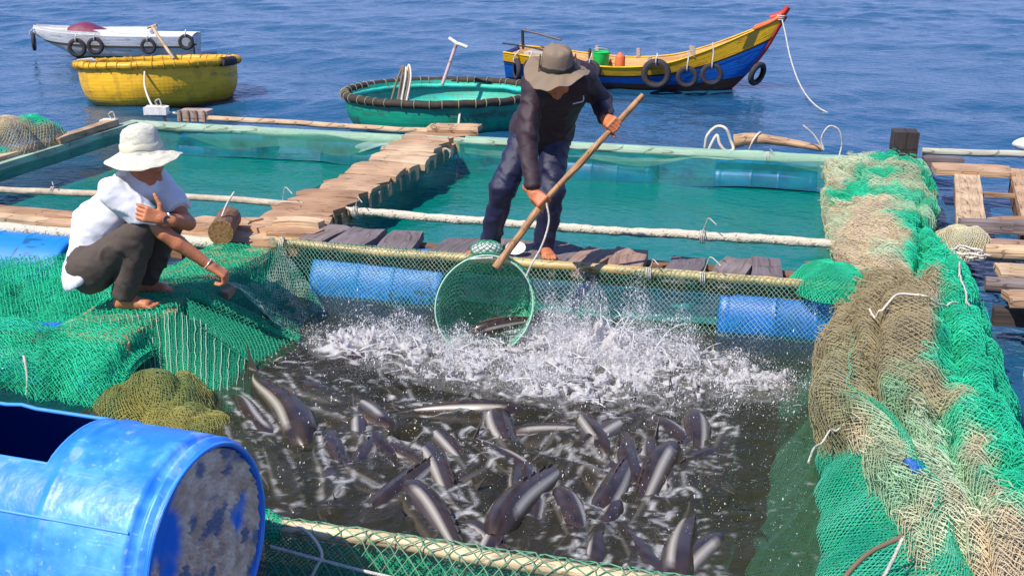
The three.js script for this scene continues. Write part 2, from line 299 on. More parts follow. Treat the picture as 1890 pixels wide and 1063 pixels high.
// ---------------------------------------------------------------- floating frame: walkways, poles, floats
const pole = (name, a, b, r, mat, label, o = {}) => {
  const n = o.n ?? 40, pts = []; const rr = rng(o.seed ?? 3), sag = o.sag ?? 0.012;
  for (let i = 0; i <= n; i++) { const t = i / n; pts.push(V(mix(a[0], b[0], t), mix(a[1], b[1], t) + sag * fbm(t * 5, o.seed ?? 1, 0, 2), mix(a[2], b[2], t) + sag * 1.5 * fbm(t * 4, 9 + (o.seed ?? 1), 0, 2))); }
  const L = V(...a).distanceTo(V(...b)), step = o.node ?? 0;
  const rad = (t) => { let k = r * (1 + 0.08 * fbm(t * 9, o.seed ?? 2, 0, 2)); if (step) { const u = (t * L) / step, f = Math.abs(u - Math.round(u)) * step; k *= 1 + 0.16 * Math.exp(-((f / 0.012) ** 2)); } return k; };
  const th = thing(name, label, 'pole'); part('shaft', tube(pts, rad, 10, { bump: o.bump ?? 0.06, seed: o.seed ?? 1 }), mat, th);
  return th;
};
function ropeTie(parent, x, y, z, r, dir = 0, mat = M.ropeWhite, tail = 0.1) {   // a lashing round a pole with a loose tail
  const pts = []; for (let i = 0; i <= 40; i++) { const a = i / 40 * Math.PI * 5, k = (i / 40 - 0.5) * 0.03; const c = Math.cos(a) * (r + 0.004), s = Math.sin(a) * (r + 0.004); pts.push(dir ? V(x + c, y + s, z + k) : V(x + k, y + c, z + s)); }
  part('lashing', tube(pts, 0.004, 5), mat, parent);
  if (tail) part('lashing_tail', tube([V(x, y + r, z), V(x + 0.02, y + r + tail * 0.5, z + 0.02), V(x + tail * 0.3, y + r + tail * 0.85, z + 0.03), V(x + tail * 0.8, y + r + tail * 0.55, z + 0.06)], 0.004, 5, { smooth: 8 }), mat, parent);
}
const P_back = pole('bamboo_pole', [-3.55, 0.31, -6.93], [0.2, 0.31, -6.93], 0.030, M.bamboo, 'yellow bamboo pole lashed with green netting along the plank walkway under the standing person', { node: 0.32, seed: 2, n: 90, sag: 0.02 });
const P_front = pole('bamboo_pole', [-1.92, 0.29, -3.54], [0.15, 0.29, -3.54], 0.030, M.bambooPale, 'pale bamboo pole wrapped in wide green mesh beside the cut blue barrel', { node: 0.38, seed: 4, n: 90, sag: 0.015 });
const P_midR = pole('crusted_pole', [-3.6, 0.27, -7.98], [0.15, 0.27, -8.02], 0.032, M.crust, 'crusted whitish pole over the water behind the standing person', { bump: 0.45, seed: 6, n: 110, sag: 0.03 });
const P_midL = pole('wooden_pole', [-7.2, 0.28, -7.9], [-3.85, 0.28, -8.0], 0.027, M.pole, 'thin bare wooden pole over the water behind the crouching person', { seed: 7, sag: 0.03 });
const P_left = pole('crusted_pole', [-7.2, 0.26, -6.92], [-4.0, 0.27, -6.93], 0.040, M.crust, 'thick crusted pole between log planks and light blue float', { bump: 0.3, seed: 8, n: 80 });
const P_farL = pole('netted_pole', [-7.0, 0.27, -10.66], [-3.6, 0.27, -10.70], 0.045, M.paleGreen, 'pale green netted pole below the yellow round boat', { bump: 0.3, seed: 9, n: 80, sag: 0.03 });
const P_farR = pole('netted_pole', [-3.55, 0.27, -10.72], [0.12, 0.27, -10.80], 0.040, M.paleGreen, 'pale green netted pole between the walkway end and the net heap', { bump: 0.3, seed: 10, n: 80, sag: 0.03 });
const P_far2 = pole('wooden_pole', [-6.4, 0.32, -11.02], [-3.9, 0.31, -10.98], 0.030, M.tan[2], 'sun bleached pole along the outer edge in front of the green round boat', { seed: 11 });
ropeTie(P_midL, -5.98, 0.28, -7.93, 0.03, 0, M.ropeWhite, 0.06); ropeTie(P_midL, -4.02, 0.28, -8.0, 0.03, 0, M.ropeWhite, 0.14);
ropeTie(P_midR, -3.42, 0.27, -7.98, 0.04, 0, M.ropeWhite, 0.1); ropeTie(P_midR, -0.85, 0.27, -8.0, 0.04, 0, M.ropeWhite, 0.12);
ropeTie(P_back, -0.72, 0.31, -6.93, 0.034, 0, M.ropeWhite, 0.13); ropeTie(P_back, -1.05, 0.31, -6.93, 0.034, 0, M.ropeWhite, 0.08); ropeTie(P_back, -3.5, 0.31, -6.93, 0.034, 0, M.rope, 0.03);
ropeTie(P_farR, -0.6, 0.27, -10.78, 0.045, 0, M.ropeWhite, 0.05);

for (const [P, x0, x1, z, s] of [[P_farL, -6.95, -3.95, -10.67, 1], [P_farR, -3.45, 0.05, -10.75, 2]]) part('draped_net', sheet((u, v) => { const x = mix(x0, x1, u), a = v < 0.35 ? mix(-1.2, 1.6, v / 0.35) : 1.6, k = Math.max(0, (v - 0.35) / 0.65), n = fbm(x * 3, v * 2, s, 3); return V(x, 0.27 + 0.055 * Math.cos(a) - k * (0.09 + 0.10 * vn(x * 1.7, s, 2)), z - 0.02 * s + 0.055 * Math.sin(a) + 0.03 * n * k); }, 120, 12, { su: 3, sv: 0.3 }), std([0.33, 0.52, 0.38], 0.9, { alphaMap: rep(T.knit, 4), alphaTest: 0.25 }), P);
// walkway with planks laid across it, from the near frame out to the far edge
function planksZ(parent, x, z0, z1, len, mats, seed, w0 = 0.2, h = 0.285, jitter = 1) {
  const r = rng(seed); let z = z0; while (z > z1) {
    const w = w0 * (0.75 + r() * 0.6), l = len * (0.86 + r() * 0.26), g = plank(l, 0.045 + r() * 0.03, w, Math.floor(r() * 900) / 10, 1.7);
    const m = part('plank', g, mats[Math.floor(r() * mats.length)], parent);
    m.position.set(x + (r() - 0.5) * 0.07 * jitter, h + (r() - 0.5) * 0.02, z - w / 2); m.rotation.set((r() - 0.35) * 0.10, (r() - 0.5) * 0.12 * jitter, (r() - 0.5) * 0.05); z -= w * (0.97 + r() * 0.2);
  }
}
{
  const w = thing('plank_walkway', 'sunlit plank walkway running out between the two rear net pens', 'walkway');
  planksZ(w, -3.76, -7.52, -10.85, 0.50, M.tan, 21, 0.22);
  for (const x of [-3.95, -3.56]) { const m = part('beam', plank(3.5, 0.11, 0.06, x, 0.5), M.tan[1], w); m.position.set(x, 0.205, -9.15); m.rotation.y = Math.PI / 2; }
  const r = rng(4); for (let i = 0; i < 14; i++) { const m = part('bracket', plank(0.07, 0.10, 0.05, i, 1), M.tan[2], w); m.position.set(-3.515, 0.225, -7.7 - i * 0.23 - r() * 0.06); m.rotation.set(0, Math.PI / 2 + (r() - 0.5) * 0.5, (r() - 0.5) * 0.4); }
  const e = part('plank', plank(0.52, 0.05, 0.18, 3.3), M.tan[0], w); e.position.set(-3.66, 0.335, -11.02); e.rotation.set(0.2, 0.05, 0.02);
  const six = [V(-3.80, 0.40, -10.93), V(-3.84, 0.385, -10.93), V(-3.855, 0.365, -10.925), V(-3.83, 0.352, -10.92), V(-3.795, 0.36, -10.92), V(-3.80, 0.375, -10.922), V(-3.835, 0.372, -10.924)];
  part('twine', tube(six, 0.005, 5, { smooth: 24 }), M.ropeDark, w);
  part('twine', tube([V(-3.68, 0.395, -10.93), V(-3.62, 0.392, -10.93), V(-3.665, 0.352, -10.92)], 0.005, 5), M.ropeDark, w);
  ropeTie(w, -3.5, 0.23, -7.62, 0.05, 1, M.rope, 0); ropeTie(w, -3.5, 0.24, -10.3, 0.05, 1, M.ropeWhite, 0);
}
// near walkway that the standing person stands on: dark slates of wood over brown bearers
{
  const w = thing('dark_walkway', 'walkway of dark weathered boards over brown bearers under the standing person', 'walkway');
  for (const [z, h] of [[-7.03, 0.235], [-7.30, 0.235]]) { const m = part('bearer', plank(3.75, 0.07, 0.10, z, 0.4), M.brown, w); m.position.set(-1.68, h, z); }
  const r = rng(8); let x = -3.4;
  while (x < 0.2) {
    const l = 0.17 + r() * 0.13, dark = r() < 0.68; const m = part('board', plank(0.38 + r() * 0.06, 0.055 + r() * 0.02, l, Math.floor(r() * 900) / 10, 1.6), dark ? M.slate[Math.floor(r() * 3)] : M.slate[3], w);
    m.position.set(x + l / 2, 0.295 + (r() - 0.5) * 0.014, -7.17 + (r() - 0.5) * 0.04); m.rotation.set((r() - 0.5) * 0.10, Math.PI / 2 + (r() - 0.6) * 0.35, (r() - 0.3) * 0.08); x += l + (r() < 0.4 ? 0.015 : 0.07 + r() * 0.1);
  }
  const low = part('edge_board', plank(2.2, 0.03, 0.11, 5.2, 0.4), M.brown, w); low.position.set(-0.9, 0.283, -7.01);
}
// timber landing where the walkways meet, and the planks behind the crouching person
{
  const w = thing('timber_landing', 'pile of rough sunlit timbers where the walkways meet beside the sawn log', 'landing');
  const r = rng(31);
  const spec = [[-3.72, 0.30, -7.44, 0.66, 0.05, 0.16], [-3.80, 0.29, -7.28, 0.72, 0.06, 0.17], [-3.78, 0.27, -7.12, 0.62, 0.06, 0.15], [-3.62, 0.26, -6.99, 0.5, 0.05, 0.12], [-4.2, 0.29, -7.36, 0.5, 0.06, 0.16], [-4.25, 0.29, -7.17, 0.46, 0.05, 0.17], [-3.58, 0.33, -7.36, 0.36, 0.07, 0.10], [-3.52, 0.31, -7.16, 0.34, 0.06, 0.10], [-4.05, 0.27, -7.0, 0.5, 0.05, 0.1]];
  spec.forEach(([x, y, z, l, t, wd], i) => { const m = part('timber', plank(l, t, wd, i * 3.7, 1.7), M.tan[i % 4], w); m.position.set(x, y, z); m.rotation.set((r() - 0.5) * 0.2, (r() - 0.5) * 0.3, (r() - 0.5) * 0.14); });
  for (const x of [-4.3, -3.7]) { const m = part('bearer', plank(0.6, 0.09, 0.08, x), M.brown, w); m.position.set(x, 0.2, -7.2); m.rotation.y = 1.57; }
}
{
  const w = thing('rear_planking', 'bleached overlapping planks beside the thick crusted pole behind the crouching person', 'planking');
  const r = rng(14); let x = -6.9; for (let i = 0; i < 9; i++) { const l = 0.55 + r() * 0.4; const m = part('plank', plank(l, 0.04, 0.17, i * 2.3, 1.3), M.tan[(i * 3) % 4], w); m.position.set(x + l / 2, 0.275 + 0.012 * (i % 2), -7.13 - (i % 2) * 0.13); m.rotation.set((r() - 0.5) * 0.08, (r() - 0.3) * 0.2, (r() - 0.5) * 0.03); x += 0.28; }
  for (const z of [-7.1, -7.3]) { const m = part('bearer', plank(2.9, 0.07, 0.07, z), M.brown, w); m.position.set(-5.6, 0.215, z); }
}
{ // under the draped net, where the person crouches
  const w = thing('netted_walkway', 'plank walkway buried under the green net where the person crouches', 'walkway');
  planksZ(w, -3.78, -5.14, -6.86, 0.50, M.tan, 77, 0.22, 0.238, 0.3);
  for (const x of [-4.0, -3.58]) { const m = part('beam', plank(1.85, 0.1, 0.06, x, 0.5), M.dark, w); m.position.set(x, 0.185, -6.0); m.rotation.y = Math.PI / 2; }
}
pole('wooden_pole', [-6.9, 0.215, -5.16], [-3.8, 0.215, -5.16], 0.04, M.dark, 'dark pole carrying the front edge of the heaped green net', { seed: 15 });
{ // sawn log with a rope
  const l = thing('sawn_log', 'short round log with sawn brown end lying on the timbers behind the crouching person', 'log', [-3.93, 0.395, -6.93], 0.35);
  part('trunk', tube([V(0, 0, -0.24), V(0, 0, -0.1), V(0, 0, 0.14)], (t) => 0.082 * (1 + 0.05 * Math.sin(t * 9)), 22, { caps: false, bump: 0.08 }), M.brown, l);
  const ring = tex(256, (u, v) => { const d = Math.hypot(u - 0.5, v - 0.48), k = 0.75 + 0.16 * Math.sin(d * 120 + 3 * tfbm(u, v, 5, 3)) + 0.5 * tfbm(u, v, 12, 3, 4); return [k, k * 0.94, k * 0.86]; });
  const c = new THREE.CircleGeometry(0.083, 28); part('sawn_end', c, std([0.34, 0.185, 0.075], 0.9, { map: ring, bumpMap: ring, bumpScale: 0.004 }), l).position.z = 0.141;
  part('rope', tube([V(0, 0.084, 0.05), V(0.02, 0.14, -0.05), V(0.06, 0.2, -0.16)], 0.007, 6, { smooth: 8 }), M.ropeWhite, l);
}
{ // pale edge beam along the outer pen
  const b = thing('edge_beam', 'pale green painted beam on the outer side of the pen with tan boards on top', 'beam', [-6.97, 0, 0]);
  const m = part('timber', plank(2.9, 0.15, 0.12, 3.1, 0.4), M.paleGreen, b); m.position.set(0, 0.25, -9.25); m.rotation.y = Math.PI / 2;
  const t = part('board', plank(1.0, 0.06, 0.10, 8.8, 0.8), M.tan[0], b); t.position.set(-0.02, 0.36, -9.85); t.rotation.y = Math.PI / 2 + 0.03;
  const t2 = part('board', plank(1.5, 0.035, 0.13, 4.8, 0.8), M.tan[2], b); t2.position.set(-0.09, 0.34, -8.6); t2.rotation.y = Math.PI / 2;
}
// plastic drums floating under the frame
const drumGeo = (() => {
  const prof = [[0, -0.44], [0.24, -0.44], [0.245, -0.455], [0.27, -0.46], [0.285, -0.445], [0.288, -0.40], [0.280, -0.385], [0.290, -0.37], [0.290, -0.14], [0.298, -0.13], [0.298, -0.115], [0.290, -0.105], [0.290, 0.105], [0.298, 0.115], [0.298, 0.13], [0.290, 0.14], [0.290, 0.37], [0.280, 0.385], [0.288, 0.40], [0.285, 0.445], [0.27, 0.46], [0.245, 0.455], [0.24, 0.44], [0, 0.44]];
  const g = new THREE.LatheGeometry(prof.map(([x, y]) => new THREE.Vector2(x, y)), 36); g.rotateZ(Math.PI / 2); return g;
})();
const bungGeo = (() => { const a = new THREE.CylinderGeometry(0.03, 0.03, 0.02, 14); a.rotateZ(Math.PI / 2); a.translate(0.448, 0.13, 0.1); return a; })();
const drumLight = std([0.006, 0.21, 0.62], 0.5, { map: rep(T.wear, 1.5) });
function floatDrum(x, y, z, label, turn = 0, mat = M.drum, group) { const d = thing('float_drum', label, 'barrel', [x, y, z], turn, group); part('drum', drumGeo, mat, d); part('bung', bungGeo, mat, d); return d; }
floatDrum(-2.86, -0.02, -7.16, 'blue drum floating behind the net beside the scoop net', 0.03, drumLight);
floatDrum(-0.16, -0.02, -7.16, 'deep blue drum floating under the dark boards next to the net heap', 0);
floatDrum(-5.5, -0.03, -6.82, 'scuffed light blue drum lying under the crusted pole behind the crouching person', 0.02, drumLight);
floatDrum(-6.62, -0.03, -6.84, 'scuffed light blue drum continuing the row under the crusted pole', 0, drumLight);
floatDrum(-6.1, -0.07, -10.97, 'blue drum under the pale green pole behind the cream hat', 0.02);
floatDrum(-4.5, -0.08, -10.98, 'blue drum beside the far end of the plank walkway', 0.0);
floatDrum(-2.1, -0.07, -11.02, 'blue drum under the far pole behind the legs of the standing person', 0.03);
floatDrum(-0.62, -0.07, -11.04, 'blue drum under the far pole close to the net heap', 0.02);
floatDrum(-4.25, -0.06, -5.32, 'shadowed blue drum under the front edge of the heaped green net', 0.1);
// ---------------------------------------------------------------- nets
const GREEN = [0.004, 0.37, 0.18], GREENB = [0.012, 0.50, 0.27], DGREEN = [0.006, 0.12, 0.075], TAN = [0.56, 0.45, 0.29], OLIVE = [0.25, 0.205, 0.10], PALE = [0.46, 0.52, 0.34];
const catmull = (pts, t) => { const n = pts.length - 1, f = clamp(t) * n, i = Math.min(n - 1, Math.floor(f)), u = f - i, g = (k) => pts[clamp(k, 0, n)]; const [a, b, c, d] = [g(i - 1), g(i), g(i + 1), g(i + 2)]; return b.map((_, k) => 0.5 * ((2 * b[k]) + (-a[k] + c[k]) * u + (2 * a[k] - 5 * b[k] + 4 * c[k] - d[k]) * u * u + (-a[k] + 3 * b[k] - 3 * c[k] + d[k]) * u * u * u)); };
const table = (xs, ys, x) => { let i = 0; while (i < xs.length - 2 && x > xs[i + 1]) i++; return mix(ys[i], ys[i + 1], sst(0, 1, (x - xs[i]) / (xs[i + 1] - xs[i]))); };
const netBacking = std([0.004, 0.37, 0.18], 0.85, { alphaMap: rep(T.knit, 2.6), alphaTest: 0.3 });


// back wall of the near pen, hung from the bamboo pole
{
  const t = thing('pen_net', 'thin green mesh hanging from the bamboo pole in front of the blue drum', 'net');
  const S = (u, v) => { const x = mix(-3.6, 0.12, u), f = 0.03 * fbm(x * 4, v * 2, 3, 3); if (v < 0.14) { const a = mix(-0.6, 2.4, v / 0.14); return V(x + 0.01 * vn(x * 30, v * 9, 2), 0.31 + 0.037 * Math.cos(a - 0.9), -6.93 + 0.037 * Math.sin(a - 0.9)); } const k = (v - 0.14) / 0.86; return V(x + f, mix(0.32, -0.22, k), mix(-6.895, -6.74, k) + f + 0.02 * vn(x * 9, k * 3, 1)); };
  part('mesh', net(S, 250, 40, 0.0017, { wob: 0.006, col: (u, v) => lerp3([0.05, 0.34, 0.24], [0.30, 0.46, 0.34], clamp(0.5 + fbm(u * 30, v * 4, 1, 3))) }), M.cordVar, t);
}
// inner wall under the net heap
const heapZ = [-10.45, -9.5, -8.6, -8.0, -7.2, -6.5, -5.9, -5.3, -4.8, -4.2, -3.6, -2.9];
const heapIn = [-0.04, 0.00, 0.04, 0.08, 0.12, 0.17, 0.10, 0.08, 0.30, 0.42, 0.47, 0.48], heapH = [0.40, 0.47, 0.44, 0.40, 0.43, 0.52, 0.52, 0.46, 0.40, 0.41, 0.39, 0.38], heapOut = [0.70, 0.74, 0.70, 0.69, 0.80, 0.85, 0.84, 0.82, 0.84, 0.88, 0.92, 0.94];
{
  const t = thing('pen_net', 'dense green mesh wall sloping into the water below the heaped tan net', 'net');
  const S = (off) => (u, v) => { const z = mix(-6.95, -2.9, u), xi = table(heapZ, heapIn, z); const k = v; const f = 0.035 * fbm(z * 3, v * 1.5, 7, 3) + 0.012 * Math.sin(z * 17 + 2 * fbm(z * 2, 4, 0, 2)); const x = mix(xi + 0.06, 0.03 - 0.03 * vn(z * 2, 1, 0), sst(0, 0.55, k)) - Math.max(0, k - 0.55) * 0.55; return V(x + f + off, mix(0.40, -0.45, k), z); };
  part('backing', sheet(S(0.012), 120, 24, { su: 4, sv: 0.9 }), netBacking, t);
  part('mesh', net(S(-0.004), 300, 72, 0.0016, { wob: 0.004, col: (u, v) => lerp3([0.006, 0.30, 0.18], [0.12, 0.58, 0.38], clamp(0.45 + fbm(u * 25, v * 3, 4, 3))) }), M.cordVar, t);
}
// the long heap of net thrown over the side frame
let heapSurf;
{
  const t = thing('net_heap', 'long heap of tangled tan and green net piled over the side of the pen', 'net');
  const S = (off, seed) => (u, v) => {
    const z = mix(-10.5, -2.9, u), xi = table(heapZ, heapIn, z), h = table(heapZ, heapH, z), xo = table(heapZ, heapOut, z), e = sst(0, 0.05, u);
    const P = catmull([[xi + 0.02, 0.02], [xi - 0.03, 0.30], [xi + 0.12, h - 0.04], [mix(xi, xo, 0.55), h], [xo - 0.06, 0.40], [xo + 0.02, 0.15], [xo + 0.06, -0.12]], v);
    const wx = 0.5 * fbm(z * 1.3, v * 2, 40, 2), n1 = fbm(z * 1.0, v * 4.2, seed, 3), n2 = fbm(z * 6 + v * 5, v * 7 - z * 2, seed + 4, 3), cr = (q) => Math.pow(Math.max(0, 1 - Math.abs(q) * 4.5), 1.6), rid = -1.7 * cr(fbm(z * 0.7 + wx, v * 5.5 + z * 0.45 + wx, 11, 2)) - 1.0 * cr(fbm(z * 1.7 + wx * 2, v * 9 - z * 0.6, 23, 2)) + 0.6;
    const A = 0.12 * n1 + 0.05 * n2 + 0.055 * rid - 0.01 + off, a = v * Math.PI; return V(P[0] - Math.cos(a) * A * 0.9, 0.05 + (P[1] - 0.05) * (0.45 + 0.55 * e) + Math.sin(a) * A, z + 0.05 * n2);
  };
  const col = (k) => (u, v, p) => {
    const z = p.z, n = fbm(z * 2.3, v * 5, 21, 3) * 1.3, m = fbm(z * 9, v * 14, 33, 2);
    let g = sst(0.47, 0.54, v + n * 0.12 + 0.05 * m);                       // green along the outer side
    g = Math.max(g * (z < -8.3 ? 0.35 : 1), sst(0.14, 0.24, fbm(z * 1.6 + 3, v * 3.0, 57, 3)) * (z < -7.4 ? 1 : z > -3.9 ? 0.8 : 0.35));
    if (z > -8.95 && z < -8.6) g = Math.max(g, 0.9 * sst(0.1, 0.3, v));
    let base = lerp3(TAN, PALE, sst(-0.1, 0.35, n)); if (z > -7.0 && z < -5.0) base = lerp3(base, OLIVE, 0.8 * sst(0.75, 0.4, v));
    const gr = lerp3(GREEN, GREENB, clamp(0.5 + m)); const c = lerp3(base, gr, g); return c.map((x) => x * k * (1 + 0.35 * m));
  };
  heapSurf = S(0.02, 5);
  part('folds', sheet(S(-0.012, 5), 300, 70, { su: 7.6, sv: 1.7, col: col(0.95) }), M.heapVar, t);
  part('inner_folds', sheet(S(-0.06, 5), 200, 50, { su: 7.6, sv: 1.7, col: col(0.95) }), M.heapVar, t);
  part('mesh', net(S(0.002, 5), 500, 110, 0.0020, { wob: 0.007, col: col(1.05), seed: 3 }), M.cordVar, t);
  part('loose_mesh', net(S(0.018, 5.1), 380, 84, 0.0019, { wob: 0.007, col: col(1.15), seed: 8, drop: 0.1 }), M.cordVar, t);
  // slack loops of twine
  const r = rng(6), L = [], F = S(0.02, 5); for (let i = 0; i < 420; i++) { const u = 0.02 + r() * 0.97, v = 0.12 + r() * 0.5, c = F(u, v), pts = [], R = 0.015 + r() * 0.03, ph = r() * 6, tl = r() * 1.2; for (let k = 0; k <= 9; k++) { const a = ph + k / 9 * (3 + r() * 3); pts.push(V(c.x + Math.cos(a) * R, c.y + Math.abs(Math.sin(a * 0.5)) * R * tl + 0.008, c.z + Math.sin(a) * R)); } const g = tube(pts, 0.0022, 4, { caps: false }); paint(g, () => { const cc = col(1.2)(u, v, c); return cc; }); L.push(g); }
  part('twine_loops', L, M.cordVar, t).userData.kind = 'stuff';
}
{ // loose lines on the heap
  const on = (x, z) => { let y = 0.1; for (let v = 0.05; v < 0.95; v += 0.01) { const p = heapSurf((z + 10.5) / 7.6, v); if (Math.abs(p.x - x) < 0.03 && p.y > y) y = p.y; } return [x, y + 0.008, z]; };
  const SQUIG = [[-0.01, 0.12, -4.95], [0.01, 0.15, -5.05], [0.04, 0.19, -5.02], [0.075, 0.23, -5.09], [0.10, 0.25, -5.04], [0.15, 0.30, -5.06], [0.20, 0.34, -4.98]], ROPE1 = [[0.10, 0.14, -3.80], [0.15, 0.22, -3.86], [0.22, 0.30, -3.9], [0.33, 0.40, -3.88]], ROPE2 = [[0.33, 0.40, -3.88], [0.30, 0.32, -3.84], [0.26, 0.24, -3.80]];
  const lay = (pts) => smoothPath(pts.map(([x, z]) => V(x, 0, z)), 26).map((p) => on(p.x, p.z)); const LOBE = lay([[0.223, -5.992], [0.272, -5.862], [0.361, -5.981], [0.518, -6.007], [0.66, -6.217]]), OUTER = lay([[0.72, -6.998], [0.70, -6.531], [0.72, -6.388], [0.70, -6.053]]), BLUE = on(0.40, -4.5); BLUE[1] -= 0.02;
  const ln = (name, label, pts, r, m) => { const t = thing(name, label, 'rope'); part('line', tube(pts.map((p) => V(...p)), r, 6, { smooth: pts.length * 4, bump: 0.15 }), m, t); };
  ln('twine', 'white twine zigzag lying on the green mesh wall', SQUIG, 0.0055, M.ropeWhite); ln('rope', 'brown stained rope end hanging on the green mesh wall', ROPE1, 0.009, M.ropeDark); ln('rope', 'white frayed rope hanging straight below the tan heap', ROPE2, 0.007, M.ropeWhite);
  ln('twine', 'pale twine lying across the olive part of the net heap', LOBE, 0.006, M.rope); ln('twine', 'white twine hanging at the outer green edge of the net heap', OUTER, 0.006, M.ropeWhite);
  const b = thing('blue_rag', 'small blue plastic rag caught in the tan net', 'rag'); part('rag', along(new THREE.SphereGeometry(0.03, 26, 18).scale(0.7, 0.45, 1.4).translate(BLUE[0], BLUE[1], BLUE[2]), (x, y, z) => 0.05 * fbm(x * 45, y * 45, z * 45, 3)), std([0.008, 0.10, 0.36], 0.6), b);
}
// green tail of the heap over the end of the dark boards
function mound(name, label, cx, cz, rx, rz, h, y0, colf, seed, o = {}) {
  const t = thing(name, label, 'net');
  const S = (off) => (u, v) => { const a = u * Math.PI * 2, r = v * (1 + 0.22 * vn(Math.cos(a) * 1.7 + seed, Math.sin(a) * 1.7, 2)); const x = cx + Math.cos(a) * r * rx, z = cz + Math.sin(a) * r * rz; const k = Math.max(0, 1 - v * v); const rid = 1 - Math.abs(vn(x * 7 + z * 3, z * 6, seed)) * 2; return V(x, y0 + h * Math.pow(k, 0.6) + off + (0.10 * fbm(x * 5, z * 5, seed, 3) + 0.03 * rid) * Math.min(1, k * 2 + 0.2) * Math.min(1, h * 4), z); };
  part('folds', sheet(S(-0.01), 64, 18, { su: 2, sv: 0.6, closeU: true, col: (u, v, p) => colf(p, 0.95) }), M.heapVar, t);
  part('mesh', net(S(0.002), o.nu ?? 110, o.nv ?? 26, o.r ?? 0.0022, { wob: 0.006, col: (u, v, p) => colf(p, 1.1), seed }), M.cordVar, t);
  return t;
}
const gcol = (p, k) => lerp3(GREEN, GREENB, clamp(0.5 + fbm(p.x * 8, p.z * 8, 3, 3))).map((c) => c * k);
mound('net_heap', 'small bright green clump of net on the end of the dark boards', 0.04, -7.06, 0.28, 0.25, 0.15, 0.27, gcol, 4);
const tancol = (p, k) => lerp3(TAN, PALE, clamp(fbm(p.x * 5, p.z * 5, 6, 2) + 0.3)).map((c) => c * k);
mound('net_heap', 'tan clump of net hanging on the bare board frame', 0.86, -8.32, 0.22, 0.24, 0.17, 0.22, tancol, 7);
const mixcol = (p, k) => { const g = sst(-0.05, 0.12, fbm(p.x * 2.2 + 4, p.z * 2.2, 9, 2) + 0.12 * (p.z < -9.2 ? 1 : -0.6)); return lerp3(lerp3(TAN, OLIVE, clamp(0.3 + fbm(p.x * 6, p.z * 6, 2, 2))), GREENB, g).map((c) => c * k); };
mound('net_heap', 'tan and green bundle of net on the pale edge beam', -7.32, -9.15, 0.42, 0.75, 0.30, 0.28, mixcol, 11, { nu: 150, nv: 34 });
mound('net_heap', 'tan net pile behind the edge beam with stiff dry strands', -7.75, -8.45, 0.5, 0.45, 0.28, 0.24, tancol, 12);
// ---- left side: bright green net spread over the frame
const leftH = (x, z0) => { const z = Math.min(z0, -5.12); const wk = sst(-4.12, -3.95, x) * (1 - sst(-3.56, -3.48, x)); const front = sst(-5.5, -5.12, z); const sag = 0.13 + 0.05 * fbm(x * 1.5, z * 1.5, 3, 3); const b = Math.max(mix(sag, 0.302, wk), mix(sag, 0.298, front)); return b + (1 - wk * 0.8) * (0.10 * fbm(x * 2.6, z * 2.6, 8, 3) + 0.03 * fbm(x * 9, z * 9, 4, 2) - 0.05 * Math.pow(Math.max(0, 1 - 4.5 * Math.abs(fbm(x * 2.1, z * 2.8, 31, 2))), 1.5)); };
{
  const t = thing('net_spread', 'bright green net spread in folds over the frame under the crouching person', 'net');
  const S = (off) => (u, v) => {
    const x = mix(-7.0, -3.47, u);
    if (v < 0.62) { const z = mix(-6.84, -5.26, v / 0.62); return V(x, leftH(x, z) + off, z); }
    const k = (v - 0.62) / 0.38, q = 1 - k, n = fbm(x * 5, k * 1.5, 5, 3), y0 = leftH(x, -5.26) + off, bz = (a, b, c, d) => q * q * q * a + 3 * q * q * k * b + 3 * q * k * k * c + k * k * k * d; return V(x + 0.05 * n * k, bz(y0, y0 + 0.02, y0 - 0.02, -0.06) + 0.03 * n * q * k * 3, bz(-5.26, -5.10, -4.94, -4.90) + 0.16 * n * k + off * k);
  };
  const col = (k) => (u, v, p) => { const n = fbm(p.x * 3, p.z * 3, p.y * 4, 3), dirt = sst(0.84, 0.94, v + 0.2 * n) * sst(0.0, 0.25, fbm(p.x * 2, 2, 0, 2) + 0.2); return lerp3(lerp3(GREEN, GREENB, clamp(0.5 + n * 1.2)), [0.36, 0.34, 0.18], dirt * 0.7).map((c) => c * k); };
  part('inner_folds', sheet(S(-0.035), 160, 70, { su: 3.5, sv: 2.3, col: col(1) }), M.heapVar, t);
  part('mesh', net(S(0.002), 290, 172, 0.0017, { wob: 0.006, col: col(1.25), seed: 5 }), M.cordVar, t);
  part('loose_mesh', net(S(0.014), 190, 112, 0.0017, { wob: 0.012, col: col(1.3), seed: 15, drop: 0.2 }), M.cordVar, t);
  part('rope', tube([V(-4.06, 0.16, -4.97), V(-4.04, 0.20, -4.95), V(-4.02, 0.1, -4.93), V(-4.05, -0.05, -4.93)], 0.008, 6, { smooth: 20 }), M.rope, t);
}
